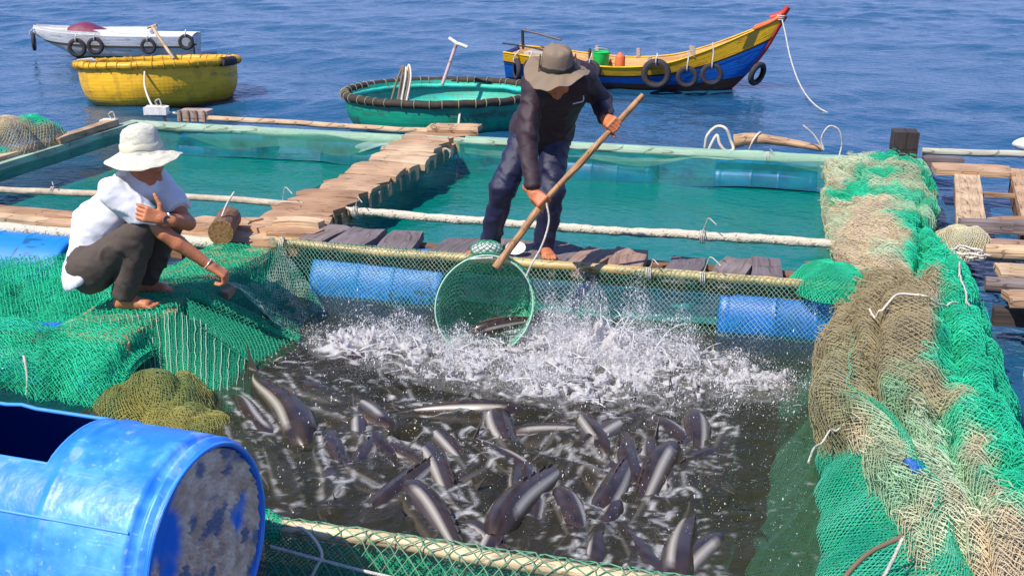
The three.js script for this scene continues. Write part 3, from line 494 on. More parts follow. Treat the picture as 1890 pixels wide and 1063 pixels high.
// the curtain of net drawn up to the feet of the crouching person
{
  const t = thing('net_curtain', 'green net curtain with white upright strands falling from the bare feet into the water', 'net');
  const top = [[-4.02, 0.315, -5.05], [-3.74, 0.325, -5.28], [-3.60, 0.325, -5.42], [-3.48, 0.29, -5.56], [-3.36, 0.16, -5.72], [-3.20, -0.01, -5.86]], bot = [[-4.0, -0.05, -4.98], [-3.66, -0.05, -5.22], [-3.48, -0.05, -5.24], [-3.28, -0.05, -5.19], [-3.06, -0.05, -5.13], [-2.84, -0.04, -5.12]];
  const S = (off) => (u, v) => { const a = catmull(top, u), b = catmull(bot, u), bul = Math.sin(v * Math.PI) * (0.05 + 0.05 * u) * (1 - 1.15 * u * u * u), f = 0.012 * Math.sin(u * 60) * (1 - v * 0.6); return V(mix(a[0], b[0], v) + bul * 0.3, mix(a[1], b[1], Math.pow(v, 0.85)) + bul * 0.6 + off, mix(a[2], b[2], v) + bul * 0.4 + f); };
  part('backing', sheet(S(-0.015), 60, 24, { su: 1.2, sv: 0.6 }), netBacking, t);
  part('mesh', net(S(0), 84, 46, 0.0016, { square: true, wob: 0.004 }), M.greenCord, t);
  const W = []; for (let i = 0; i < 24; i++) { const u = 0.10 + i * 0.037, pts = []; for (let k = 0; k <= 14; k++) { const p = S(0.006)(u + 0.004 * vn(k, i, 3), k / 14); pts.push(p); } W.push(tube(pts, 0.0017, 4, { caps: false })); }
  part('white_strands', W, std([0.50, 0.58, 0.46], 0.7), t).userData.kind = 'stuff';
}
{ // lifted edge and the slack sheet behind the hand
  const t = thing('lifted_net', 'rolled dark green net edge pulled up by the reaching hand', 'net');
  const rp = []; for (let i = 0; i <= 26; i++) { const k = i / 26; rp.push(V(mix(-3.52, -2.98, k), mix(0.34, 0.015, Math.pow(k, 0.9)) + 0.012 * vn(k * 9, 1, 0), mix(-5.80, -6.02, k) + 0.02 * vn(k * 7, 4, 0))); }
  const roll = tube(rp, (k) => 0.036 * (1 - 0.45 * k) + 0.006 * Math.sin(k * 40), 12, { bump: 0.25, seed: 4 }); part('rolled_edge', roll, netBacking, t);
  const F = (u, v) => { const p = rp[0].clone().lerp(rp[26], u), a = v * Math.PI * 2; return V(p.x + 0.01 * Math.cos(a), p.y + 0.042 * (1 - 0.4 * u) * Math.cos(a), p.z + 0.042 * (1 - 0.4 * u) * Math.sin(a)); };
  part('roll_mesh', net(F, 46, 14, 0.0022, { wob: 0.01, col: () => [0.06, 0.42, 0.24] }), M.cordVar, t);
  const H = V(-3.27, 0.47, -5.72), A = V(-3.50, 0.33, -6.92), B = V(-3.02, -0.03, -6.55), E = V(-3.0, 0.0, -6.02);
  const Q = (u, v) => { const p = H.clone().lerp(E, u), q = A.clone().lerp(B, u), r = p.lerp(q, v); r.y -= 0.16 * Math.sin(v * Math.PI) * (1 - u * 0.7); r.x += 0.03 * fbm(u * 4, v * 5, 2, 2); r.y += 0.03 * fbm(u * 5, v * 5, 9, 2); return r; };
  part('slack_mesh', net(Q, 44, 58, 0.0018, { wob: 0.008, col: (u, v) => lerp3([0.03, 0.30, 0.2], [0.42, 0.52, 0.40], clamp(0.5 + fbm(u * 9, v * 9, 3, 2) * 1.4)) }), M.cordVar, t);
  const Q2 = (u, v) => { const a = V(-3.50, 0.33, -5.70).lerp(V(-2.98, 0.0, -6.0), u), b = V(-3.44, 0.24, -5.60).lerp(V(-3.05, -0.03, -5.68), u); const p = a.lerp(b, v); p.y += -0.05 * Math.sin(v * Math.PI) * (1 - u); return p; };
  part('hanging_mesh', net(Q2, 44, 20, 0.0018, { wob: 0.006, col: () => [0.03, 0.38, 0.21] }), M.cordVar, t);
  part('backing', sheet((u, v) => { const p = Q2(u, v); p.y -= 0.02; return p; }, 20, 10), netBacking, t);
}
{ // wall beside the crouching person down into the pen
  const t = thing('pen_net', 'green mesh wall dropping from the timbers to the water behind the lifted net', 'net');
  const S = (u, v) => V(mix(-3.50, -3.30, v) + 0.03 * fbm(u * 6, v * 2, 3, 2), mix(0.31, -0.2, v), mix(-6.92, -5.7, u));
  part('mesh', net(S, 70, 30, 0.0018, { wob: 0.006 }), M.tealCord, t); part('backing', sheet((u, v) => { const p = S(u, v); p.x -= 0.02; return p; }, 30, 10, { su: 1.2, sv: 0.5 }), netBacking, t);
}
{ // olive net bags half out of the water
  const t = thing('net_bag', 'olive weed-stained net bag bulging out of the water beside the white stranded curtain', 'net');
  const S = (cx, cz, rx, rz, h, s, off) => (u, v) => { const a = u * Math.PI * 2, x = cx + Math.cos(a) * v * rx, z = cz + Math.sin(a) * v * rz; return V(x + 0.05 * v, -0.06 + off + (h + 0.06) * Math.pow(Math.max(0, 1 - v * v), 0.55) * (1 + 0.5 * fbm(x * 6, z * 6, s, 3) - 0.25 * Math.pow(Math.max(0, 1 - 5 * Math.abs(fbm(x * 3.5, z * 3.5, s + 9, 2))), 1.5)), z); };
  const c = (k) => (u, v, p) => lerp3([0.12, 0.17, 0.05], [0.30, 0.27, 0.06], clamp(0.5 + fbm(p.x * 9, p.z * 9, 2, 3) * 1.2 + (p.x + 3.2) * 0.9)).map((x) => x * k);
  for (const a of [[-3.36, -4.99, 0.33, 0.28, 0.16, 2], [-3.10, -4.84, 0.26, 0.20, 0.09, 6]]) { part('folds', sheet(S(...a, -0.012), 50, 16, { su: 2, sv: 0.5, closeU: true, col: c(0.95) }), M.heapVar, t); part('mesh', net(S(...a, 0.002), 130, 30, 0.0019, { wob: 0.009, col: c(1) }), M.cordVar, t); }
}
{ // front of the near pen
  const t = thing('front_net', 'wide green diamond mesh hooked over the pale bamboo pole', 'net');
  const S = (r, dz) => (u, v) => { const x = mix(-1.9, 0.3, u); if (v < 0.3) { const a = mix(-1.5, 1.5, v / 0.3); return V(x + 0.012 * Math.sin(x * 60), 0.29 + Math.cos(a) * r, -3.54 + Math.sin(a) * r); } const k = (v - 0.3) / 0.7; return V(x, mix(0.29, -0.18, k), -3.54 + r + dz * k + 0.02 * fbm(x * 5, k * 2, 3, 2)); };
  part('mesh', net(S(0.036, 0.10), 80, 18, 0.0026, { wob: 0.006, col: (u, v) => lerp3([0.05, 0.26, 0.15], [0.22, 0.40, 0.24], clamp(0.5 + fbm(u * 40, v * 5, 1, 2))) }), M.cordVar, t);
  part('inner_mesh', net((u, v) => V(mix(-1.95, 0.3, u), mix(0.26, -0.3, v), -3.53 + 0.03 * fbm(u * 9, v * 3, 4, 2)), 110, 26, 0.0018, { wob: 0.01 }), M.darkCord, t);
  part('backing', sheet((u, v) => V(mix(-1.95, 0.3, u), mix(0.24, -0.35, v), -3.555), 30, 6, { su: 2.2, sv: 0.6 }), netBacking, t);
  part('edge_rope', tube([V(-1.88, 0.245, -3.47), V(-1.5, 0.215, -3.45), V(-1.1, 0.195, -3.44), V(-0.6, 0.17, -3.43)], 0.0065, 6, { smooth: 30, bump: 0.2 }), M.ropeWhite, t);
  part('tie_rope', tube([V(-1.80, 0.325, -3.52), V(-1.72, 0.30, -3.49), V(-1.67, 0.25, -3.46), V(-1.69, 0.20, -3.45), V(-1.72, 0.14, -3.44)], 0.006, 6, { smooth: 24 }), M.rope, t);
  part('knot', tube([V(-1.95, 0.30, -3.55), V(-1.90, 0.29, -3.53), V(-1.86, 0.27, -3.52)], 0.045, 12, { bump: 0.4 }), netBacking, t);
}
// ---- far pens: fine netting walls
{
  const fine = std([0.0, 0.27, 0.205], 0.8, { transparent: true, opacity: 0.56, map: rep(T.mott, 1.2) });
  const wall = (a, b, mat, label, y1 = -0.35) => { const t = thing('pen_screen', label, 'net'); const L = V(...a).distanceTo(V(...b)), dx = (b[2] - a[2]) / L, dz = -(b[0] - a[0]) / L; part('screen', sheet((u, v) => { const n = 0.05 * fbm(u * L * 1.6, v * 1.2, L, 3) * (0.2 + v); return V(mix(a[0], b[0], u) + dx * n, mix(0.275 + 0.03 * vn(u * L * 2, 1, L), y1, v), mix(a[2], b[2], u) + dz * n); }, Math.ceil(L * 20), 10, { su: L, sv: 0.6 }), mat, t); return t; };
  wall([-6.9, 0, -10.62], [-4.0, 0, -10.64], fine, 'fine teal screen hanging under the far pole behind the cream hat');
  wall([-3.5, 0, -10.66], [0.04, 0, -10.70], fine, 'fine teal screen hanging under the far pole behind the standing person');
  wall([-6.88, 0, -8.0], [-6.88, 0, -10.6], fine, 'dark teal screen under the pale edge beam');
  wall([-4.02, 0, -8.1], [-4.02, 0, -10.6], fine, 'teal screen along the shaded side of the plank walkway');
  wall([-3.5, 0, -8.1], [-3.5, 0, -10.6], fine, 'dark green screen under the sunlit ends of the walkway planks');
  wall([0.02, 0, -8.05], [0.00, 0, -10.66], fine, 'dark green screen below the far part of the net heap');
}
// ---- things on the far and right edge
{
  const b = thing('mat_roll', 'tan woven mat roll lying on the far pole beside white rope loops', 'mat', [-0.56, 0.375, -10.96], 0.05);
  part('roll', tube([V(-0.36, 0.0, 0), V(-0.2, 0.03, 0), V(0.1, 0.01, 0), V(0.42, -0.035, 0)], (t) => 0.085 - 0.05 * t, 14, { smooth: 20, bump: 0.15, flat: 0.75 }), M.tan[0], b);
  part('strap', tube([V(-0.22, -0.06, 0.05), V(-0.19, 0.03, 0.085), V(-0.14, 0.09, 0.02), V(-0.12, 0.06, -0.07)], 0.009, 6, { smooth: 16 }), M.rope, b);
  const r = thing('rope_coil', 'arched grey rope coil standing at the end of the mat roll', 'rope', [-1.02, 0.31, -10.9]);
  part('coil', tube([V(-0.16, 0, 0), V(-0.14, 0.12, 0.02), V(-0.06, 0.2, 0), V(0.02, 0.19, 0.02), V(0.07, 0.08, 0), V(0.10, 0.0, 0.02), V(0.04, -0.01, 0.05), V(-0.02, 0.05, 0.06), V(-0.05, 0.13, 0.05), V(-0.1, 0.04, 0.06), V(-0.12, -0.02, 0.05)], 0.014, 7, { smooth: 60, bump: 0.2 }), M.rope, r);
  const w = thing('white_rope', 'thin white rope looping above the far end of the net heap', 'rope', [-0.12, 0.30, -10.85]);
  part('loop', tube([V(-0.2, 0.27, 0), V(-0.1, 0.19, 0), V(0.0, 0.06, 0.02), V(-0.03, 0.16, 0.02), V(0.03, 0.27, 0), V(0.11, 0.25, 0.02), V(0.15, 0.12, 0), V(0.13, -0.02, 0.02)], 0.007, 6, { smooth: 60 }), M.ropeWhite, w);
  const p = thing('mooring_post', 'dark square timber post standing behind the net heap', 'post', [0.58, 0, -11.35], 0.1);
  part('post', plank(0.62, 0.22, 0.22, 3.3, 0.6).rotateZ(Math.PI / 2).translate(0, 0.16, 0), M.dark, p); part('block', plank(0.34, 0.12, 0.2, 7.7, 1).translate(0.36, 0.20, 0.05), M.slate[0], p);
}
{
  const f = thing('board_frame', 'bare frame of sawn boards with an open slot beside the net heap', 'frame');
  const B = (name, l, t, w, x, y, z, ry, m, s) => { const q = part(name, plank(l, t, w, s, 0.5), m, f); q.position.set(x, y, z); q.rotation.y = ry; return q; };
  B('board', 2.3, 0.05, 0.20, 0.99, 0.30, -9.35, Math.PI / 2 - 0.06, M.tan[2], 1.2); B('board', 2.6, 0.05, 0.17, 1.42, 0.30, -9.35, Math.PI / 2 - 0.06, M.tan[0], 2.2);
  B('board', 0.62, 0.045, 0.30, 1.1, 0.33, -10.45, 0.05, M.tan[0], 3.2); B('cross_board', 0.4, 0.03, 0.05, 1.22, 0.29, -9.75, 0, M.tan[3], 4.2);
  for (const x of [0.93, 1.36]) B('side_timber', 2.3, 0.12, 0.05, x, 0.21, -9.35, Math.PI / 2 - 0.06, M.brown, x);
  B('board', 1.3, 0.05, 0.14, 1.66, 0.33, -9.2, Math.PI / 2 + 0.12, M.tan[1], 9.1); B('board', 0.9, 0.05, 0.16, 1.5, 0.35, -8.75, 0.35, M.tan[3], 10.1); B('timber', 1.2, 0.08, 0.09, 1.45, 0.36, -8.5, 0.08, M.slate[1], 11.1); B('board', 0.7, 0.045, 0.2, 1.35, 0.31, -7.05, 0.1, M.tan[0], 12.1);
  B('board', 0.55, 0.05, 0.26, 1.3, 0.26, -7.72, 0.0, M.tan[2], 5.5); B('prop', 0.55, 0.07, 0.09, 1.28, 0.10, -6.9, 1.2, M.tan[3], 6.5); B('prop', 0.4, 0.08, 0.06, 1.14, 0.02, -6.75, 1.4, M.tan[2], 7.5); B('bearer', 0.9, 0.1, 0.1, 1.4, 0.16, -7.15, 0, M.dark, 8.5);
  const log = (z, r, y, m, label, x0) => { const t = thing('log', label, 'log'); part('trunk', tube([V(x0, y, z), V(1.4, y + 0.01, z), V(2.2, y, z + 0.05)], r, 14, { smooth: 16, bump: 0.1, seed: z }), m, t); };
  log(-8.02, 0.055, 0.30, M.tan[2], 'pale peeled log across the bare board frame', 0.98); log(-7.32, 0.05, 0.29, M.slate[1], 'grey weathered log below the peeled log', 0.92); log(-8.28, 0.05, 0.27, M.slate[3], 'frayed brown log end under the tan clump of net', 0.9);
  pole('wooden_pole', [0.72, 0.37, -10.98], [2.6, 0.37, -11.1], 0.032, M.pale, 'white painted pole at the far end of the bare board frame', { seed: 21 });
  const c = thing('cloth_bundle', 'white cloth bundle lying on the white painted pole', 'bundle'); part('cloth', along(new THREE.SphereGeometry(0.16, 24, 14).scale(1.7, 0.5, 0.8).translate(1.75, 0.43, -11.2), (x, y, z) => 0.04 * fbm(x * 9, y * 9, z * 9, 3)), M.foamBlock, c);
  const g = thing('net_scrap', 'bright green scrap of net hanging from the white painted pole', 'net'); part('scrap', sheet((u, v) => V(1.58 + u * 0.1 + v * 0.22 * (0.3 + u) + 0.02 * fbm(u * 4, v * 6, 2, 2), 0.40 - v * 0.16 + 0.03 * fbm(u * 5, v * 5, 4, 2), -10.95 + v * 0.75), 14, 30), std(GREENB, 0.8), g);
  const rc = thing('rope_coil', 'coil of white twine lying on the green edge of the net heap', 'rope', [0.80, 0.33, -7.75]); const cp = []; for (let i = 0; i <= 70; i++) { const a = i / 70 * Math.PI * 7; const R = 0.10 + 0.02 * Math.sin(i * 1.7); cp.push(V(Math.cos(a) * R + i * 0.0012, 0.03 + 0.015 * Math.sin(a * 1.3), Math.sin(a) * R * 0.9)); } part('coil', tube(cp, 0.006, 5), M.rope, rc);
}
{ // bits on the far left corner
  const f = (x, y, z, l, h, w, label) => { const t = thing('foam_float', label, 'float', [x, y, z], 0.2); part('block', plank(l, h, w, x * 3, 0.8), M.foamBlock, t); part('cord', tube([V(0.02, h / 2, 0), V(0, h / 2 + 0.05, 0.01), V(0.04, h / 2 + 0.07, 0), V(0.06, h / 2, 0)], 0.008, 5, { smooth: 12 }), M.ropeWhite, t); };
  f(-6.92, 0.38, -11.0, 0.24, 0.08, 0.14, 'white foam float beside the pale crate on the far pole'); f(-7.05, 0.36, -10.35, 0.16, 0.06, 0.10, 'white foam float at the corner of the edge beam');
  const c = thing('crate', 'pale pinkish slatted crate on the far pole under the yellow round boat', 'crate', [-6.50, 0.34, -11.05], 0.15);
  part('body', plank(0.32, 0.11, 0.16, 3, 0.5), wood([0.55, 0.42, 0.36], 1), c); for (let i = 0; i < 4; i++) part('slat', plank(0.02, 0.12, 0.018, i, 0.2), M.tan[3], c).position.set(-0.13 + i * 0.085, 0, 0.086);
}
// ---------------------------------------------------------------- the cut blue barrel on the landing raft
{
  const scuff = tex(512, (u, v) => { const a = tfbm(u, v, 5, 5, 70), b = tfbm(u, v, 30, 3, 90), s = sst(-0.1, 0.45, a + 0.25 * b), p = sst(0.22, 0.5, tfbm(u, v, 14, 5, 120)); const c = lerp3([0.02, 0.21, 0.80], [0.12, 0.42, 0.84], s * 0.8); const sc = sst(0.66, 0.80, tn(u * 9 + 0.9 * a, v * 320 + 6 * a, 320, 7)), sp = sst(0.72, 0.82, tn(u * 128, v * 128, 128, 33)); return lerp3(lerp3(c, [0.40, 0.56, 0.80], p * 0.4), [0.55, 0.66, 0.80], clamp(0.16 * sc * sst(0.0, 0.3, b + a) + 0.35 * sp * sst(0, 0.2, a))).map((x) => x * (1 + 0.15 * b)); });
  const skin = std([1, 1, 1], 0.42, { map: rep(scuff, 0.8, 0.8), bumpMap: rep(T.fuzz, 1.5), bumpScale: 0.003 });
  const b = thing('cut_barrel', 'large scuffed blue plastic barrel with a cut opening and an encrusted end', 'barrel', [-1.797, 0.549, -2.926], -0.0417);
  const R = 0.36, t = 0.008, L = 1.15, nx = 110, na = 80, x0 = -L, a0 = 62 * D2R, a1 = 115 * D2R, ox0 = -1.02, ox1 = -0.43;
  const xs = []; for (let i = 0; i <= nx; i++) xs.push(mix(x0, 0, i / nx)); for (const o of [ox0, ox1]) { let k = 0; xs.forEach((x, i) => { if (Math.abs(x - o) < Math.abs(xs[k] - o)) k = i; }); xs[k] = o; }
  const as = []; for (let i = 0; i <= na; i++) as.push(i / na * Math.PI * 2); for (const o of [a0, a1]) { let k = 0; as.forEach((x, i) => { if (Math.abs(x - o) < Math.abs(as[k] - o)) k = i; }); as[k] = o; }
  const hole = (i, j) => xs[i] >= ox0 - 1e-6 && xs[i + 1] <= ox1 + 1e-6 && as[j] >= a0 - 1e-6 && as[j + 1] <= a1 + 1e-6;
  const rad = (x) => { let r = R; for (const c of [-0.37, -0.78]) r += 0.007 * Math.exp(-(((x - c) / 0.012) ** 2)); r -= 0.03 * Math.exp(-(((x + 0.05) / 0.011) ** 2)); r -= 0.02 * sst(-0.03, 0.0, x) + 0.02 * sst(-L + 0.03, -L, x); return r; };
  const shell = (inner) => { const P = [], U = [], I = [], w = nx + 1; for (let j = 0; j <= na; j++) for (let i = 0; i <= nx; i++) { const r = (rad(xs[i]) - (inner ? t : 0)) * (1 + 0.004 * vn(xs[i] * 4, Math.cos(as[j]) * 2, Math.sin(as[j]) * 2)); P.push(xs[i], Math.sin(as[j]) * r, Math.cos(as[j]) * r); U.push(xs[i], as[j] * R); } for (let j = 0; j < na; j++) for (let i = 0; i < nx; i++) { if (hole(i, j)) continue; const a = j * w + i, q = [a, a + w + 1, a + 1, a, a + w, a + w + 1]; if (inner) q.reverse(); I.push(...q); } const g = new THREE.BufferGeometry(); g.setAttribute('position', new THREE.Float32BufferAttribute(P, 3)); g.setAttribute('uv', new THREE.Float32BufferAttribute(U, 2)); g.setIndex(I); g.computeVertexNormals(); return g; };
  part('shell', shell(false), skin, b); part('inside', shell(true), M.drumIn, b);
  const edge = []; const pt = (x, a) => V(x, Math.sin(a) * (rad(x) - t / 2), Math.cos(a) * (rad(x) - t / 2)); for (let i = 0; i <= 10; i++) edge.push(pt(mix(ox0, ox1, i / 10), a0)); for (let i = 1; i <= 12; i++) edge.push(pt(ox1, mix(a0, a1, i / 12))); for (let i = 1; i <= 10; i++) edge.push(pt(mix(ox1, ox0, i / 10), a1)); for (let i = 1; i <= 12; i++) edge.push(pt(ox0, mix(a1, a0, i / 12)));
  part('mould_seam', tube(Array.from({ length: 40 }, (_, i) => { const x = mix(-L + 0.02, -0.07, i / 39); return V(x, Math.sin(0.62) * rad(x), Math.cos(0.62) * rad(x)); }), 0.0045, 6), std([0.10, 0.34, 0.82], 0.5), b);
  const bung = new THREE.LatheGeometry([[0, 0.012], [0.022, 0.012], [0.024, 0.004], [0.034, 0.004], [0.036, 0]].map(([a, c]) => new THREE.Vector2(a, c)), 24); bung.rotateZ(-Math.PI / 2); part('bung', bung, skin, b).position.set(-0.018, -0.2, 0.14);
  part('cut_edge', tube(edge, 0.007, 6), std([0.05, 0.28, 0.80], 0.5), b);
  // rolled end rim, and the recessed head crusted with barnacles
  const rimProf = [[0.326, -0.03], [0.328, 0.002], [0.335, 0.009], [0.343, 0.004], [0.345, -0.02]]; const rg = new THREE.LatheGeometry(rimProf.map(([x, y]) => new THREE.Vector2(x, y)), 96); rg.rotateZ(-Math.PI / 2); part('end_rim', rg, skin, b);
  const cr = (y, z) => { const d = Math.hypot(y, z) / 0.32; return sst(-0.12, 0.1, fbm(y * 5 + 3, z * 5, 4, 3) + 0.28 - 0.55 * Math.max(0, -0.1 + z * 1.9) - 0.35 * sst(0.86, 1, d) + 0.15 * y); };
  const cell = (y, z) => { const s = 62, Y = Math.floor(y * s), Z = Math.floor(z * s); let m = 9; for (let a = -1; a <= 1; a++) for (let c = -1; c <= 1; c++) { const yy = Y + a + 0.5 + 0.45 * hsh(Y + a, Z + c, 1), zz = Z + c + 0.5 + 0.45 * hsh(Y + a, Z + c, 2); m = Math.min(m, Math.hypot(y * s - yy, z * s - zz)); } return m; };
  const disc = new THREE.RingGeometry(0.0005, 0.322, 180, 72); disc.rotateY(Math.PI / 2);
  { const p = disc.attributes.position; for (let i = 0; i < p.count; i++) { const y = p.getY(i), z = p.getZ(i), d = Math.hypot(y, z), k = cr(y, z); let x = -0.02 + 0.006 * sst(0.2, 0.19, d) - 0.006 * Math.exp(-(((d - 0.245) / 0.004) ** 2)) + (Math.abs(y + 0.08) < 0.005 && z > -0.1 ? -0.006 : 0); x += k * (0.004 + 0.014 * sst(0.75, 0.1, cell(y, z)) + 0.004 * fbm(y * 60, z * 60, 2, 2)); p.setX(i, x); } disc.computeVertexNormals(); }
  paint(disc, (x, y, z) => { const k = cr(y, z), m = fbm(y * 30, z * 30, 8, 3); const crust = lerp3([0.60, 0.36, 0.24], [0.84, 0.59, 0.42], clamp(0.5 + m * 1.3)); const c2 = lerp3(crust, [0.20, 0.19, 0.26], sst(0.16, 0.34, fbm(y * 14, z * 14, 9, 2))); return lerp3([0.01, 0.16, 0.62], c2, k); });
  part('encrusted_end', disc, std([1, 1, 1], 0.85, { vertexColors: true }), b);
  const back = new THREE.CircleGeometry(0.345, 48); back.rotateY(-Math.PI / 2); part('far_end', back, skin, b).position.x = -L + 0.01;
  const raft = thing('landing_raft', 'low plank raft carrying the large cut blue barrel', 'raft');
  for (let i = 0; i < 8; i++) { const m = part('plank', plank(1.5, 0.04, 0.13, i * 1.7), M.tan[i % 4], raft); m.position.set(-2.45, 0.165, -3.28 + i * 0.14); } for (const x of [-3.0, -1.9]) { const m = part('bearer', plank(1.15, 0.1, 0.1, x), M.brown, raft); m.position.set(x, 0.09, -2.8); m.rotation.y = 1.57; } for (const z of [-2.92 - 0.17, -2.92 + 0.2]) { const m = part('chock', plank(1.1, 0.06, 0.07, z, 0.5), M.brown, raft); m.position.set(-2.4, 0.21, z); }
}
// ---------------------------------------------------------------- boats
const tyreGeo = (() => { const pr = []; for (let i = 0; i <= 18; i++) { const a = -2.5 + i / 18 * 5.0; pr.push(new THREE.Vector2(0.77 + 0.23 * Math.cos(a) * (Math.cos(a) > 0 ? 0.95 : 1), 0.24 * Math.sin(a))); } for (let i = 0; i <= 10; i++) { const a = 2.3 - i / 10 * 4.6; pr.push(new THREE.Vector2(0.78 + 0.19 * Math.cos(a), 0.195 * Math.sin(a))); } const g = new THREE.LatheGeometry(pr, 40); g.rotateX(Math.PI / 2); return g; })();
const beadGeo = (() => { const a = new THREE.TorusGeometry(0.62, 0.04, 8, 36); a.translate(0, 0, 0.17); const b = new THREE.TorusGeometry(0.62, 0.04, 8, 36); b.translate(0, 0, -0.17); return mergeGeometries([a, b]); })();
function tyre(x, y, z, R, yaw, label, group, tilt = 0, thick = 1, cord = 0.2) { const t = thing('tyre_fender', label, 'tyre', [x, y, z], yaw, group); t.rotation.x = tilt; const a = part('casing', tyreGeo, M.tyre, t), b = part('bead', beadGeo, M.tyre, t); a.scale.set(R, R, R * thick); b.scale.copy(a.scale); if (cord) part('hanging_rope', tube([V(0, R * 0.55, R * 0.1), V(0, R * 0.75, R * 0.32), V(0, R * 1.02, R * 0.28), V(0.01, R + cord * 0.5, 0.02), V(0, R + cord, -0.03)], 0.011, 5, { smooth: 14 }), M.ropeWhite, t); return t; }
function hull(o) {  // sections from keel k to sheer s, half beam b; all functions of t (0 stern .. 1 bow)
  const { L, b, k, s, x } = o, hw = (t, y) => Math.max(0.004, b(t) * Math.pow(clamp((y - k(t)) / (s(t) - k(t))), o.pow ?? 0.42));
  const strip = (ya, yb, sgn, nv = 6, off = 0, t0 = 0, t1 = 1, nt = 70) => sheet((u, v) => { const t = mix(t0, t1, u), y = mix(ya(t), yb(t), v); return V(x(t, y), y, sgn * Math.max(0.003, hw(t, y) + off)); }, nt, nv, { su: L, sv: 0.5 });
  return { hw, strip, both: (ya, yb, nv, off, t0, t1) => [strip(ya, yb, 1, nv, off, t0, t1), strip(ya, yb, -1, nv, off, t0, t1)] };
}
const tab = (xs, ys) => (t) => { const n = xs.length; let i = 0; while (i < n - 2 && t > xs[i + 1]) i++; const f = (t - xs[i]) / (xs[i + 1] - xs[i]); const m = (j) => j <= 0 ? (ys[1] - ys[0]) / (xs[1] - xs[0]) : j >= n - 1 ? (ys[n - 1] - ys[n - 2]) / (xs[n - 1] - xs[n - 2]) : (ys[j + 1] - ys[j - 1]) / (xs[j + 1] - xs[j - 1]); const h = xs[i + 1] - xs[i], a = m(i) * h, c = m(i + 1) * h; return (2 * f ** 3 - 3 * f * f + 1) * ys[i] + (f ** 3 - 2 * f * f + f) * a + (-2 * f ** 3 + 3 * f * f) * ys[i + 1] + (f ** 3 - f * f) * c; };
const paintM = (c, r = 0.45) => std(c, r, { map: rep(T.soft, 0.9, 1.3), bumpMap: rep(T.grainB, 0.6, 1), bumpScale: 0.004 });
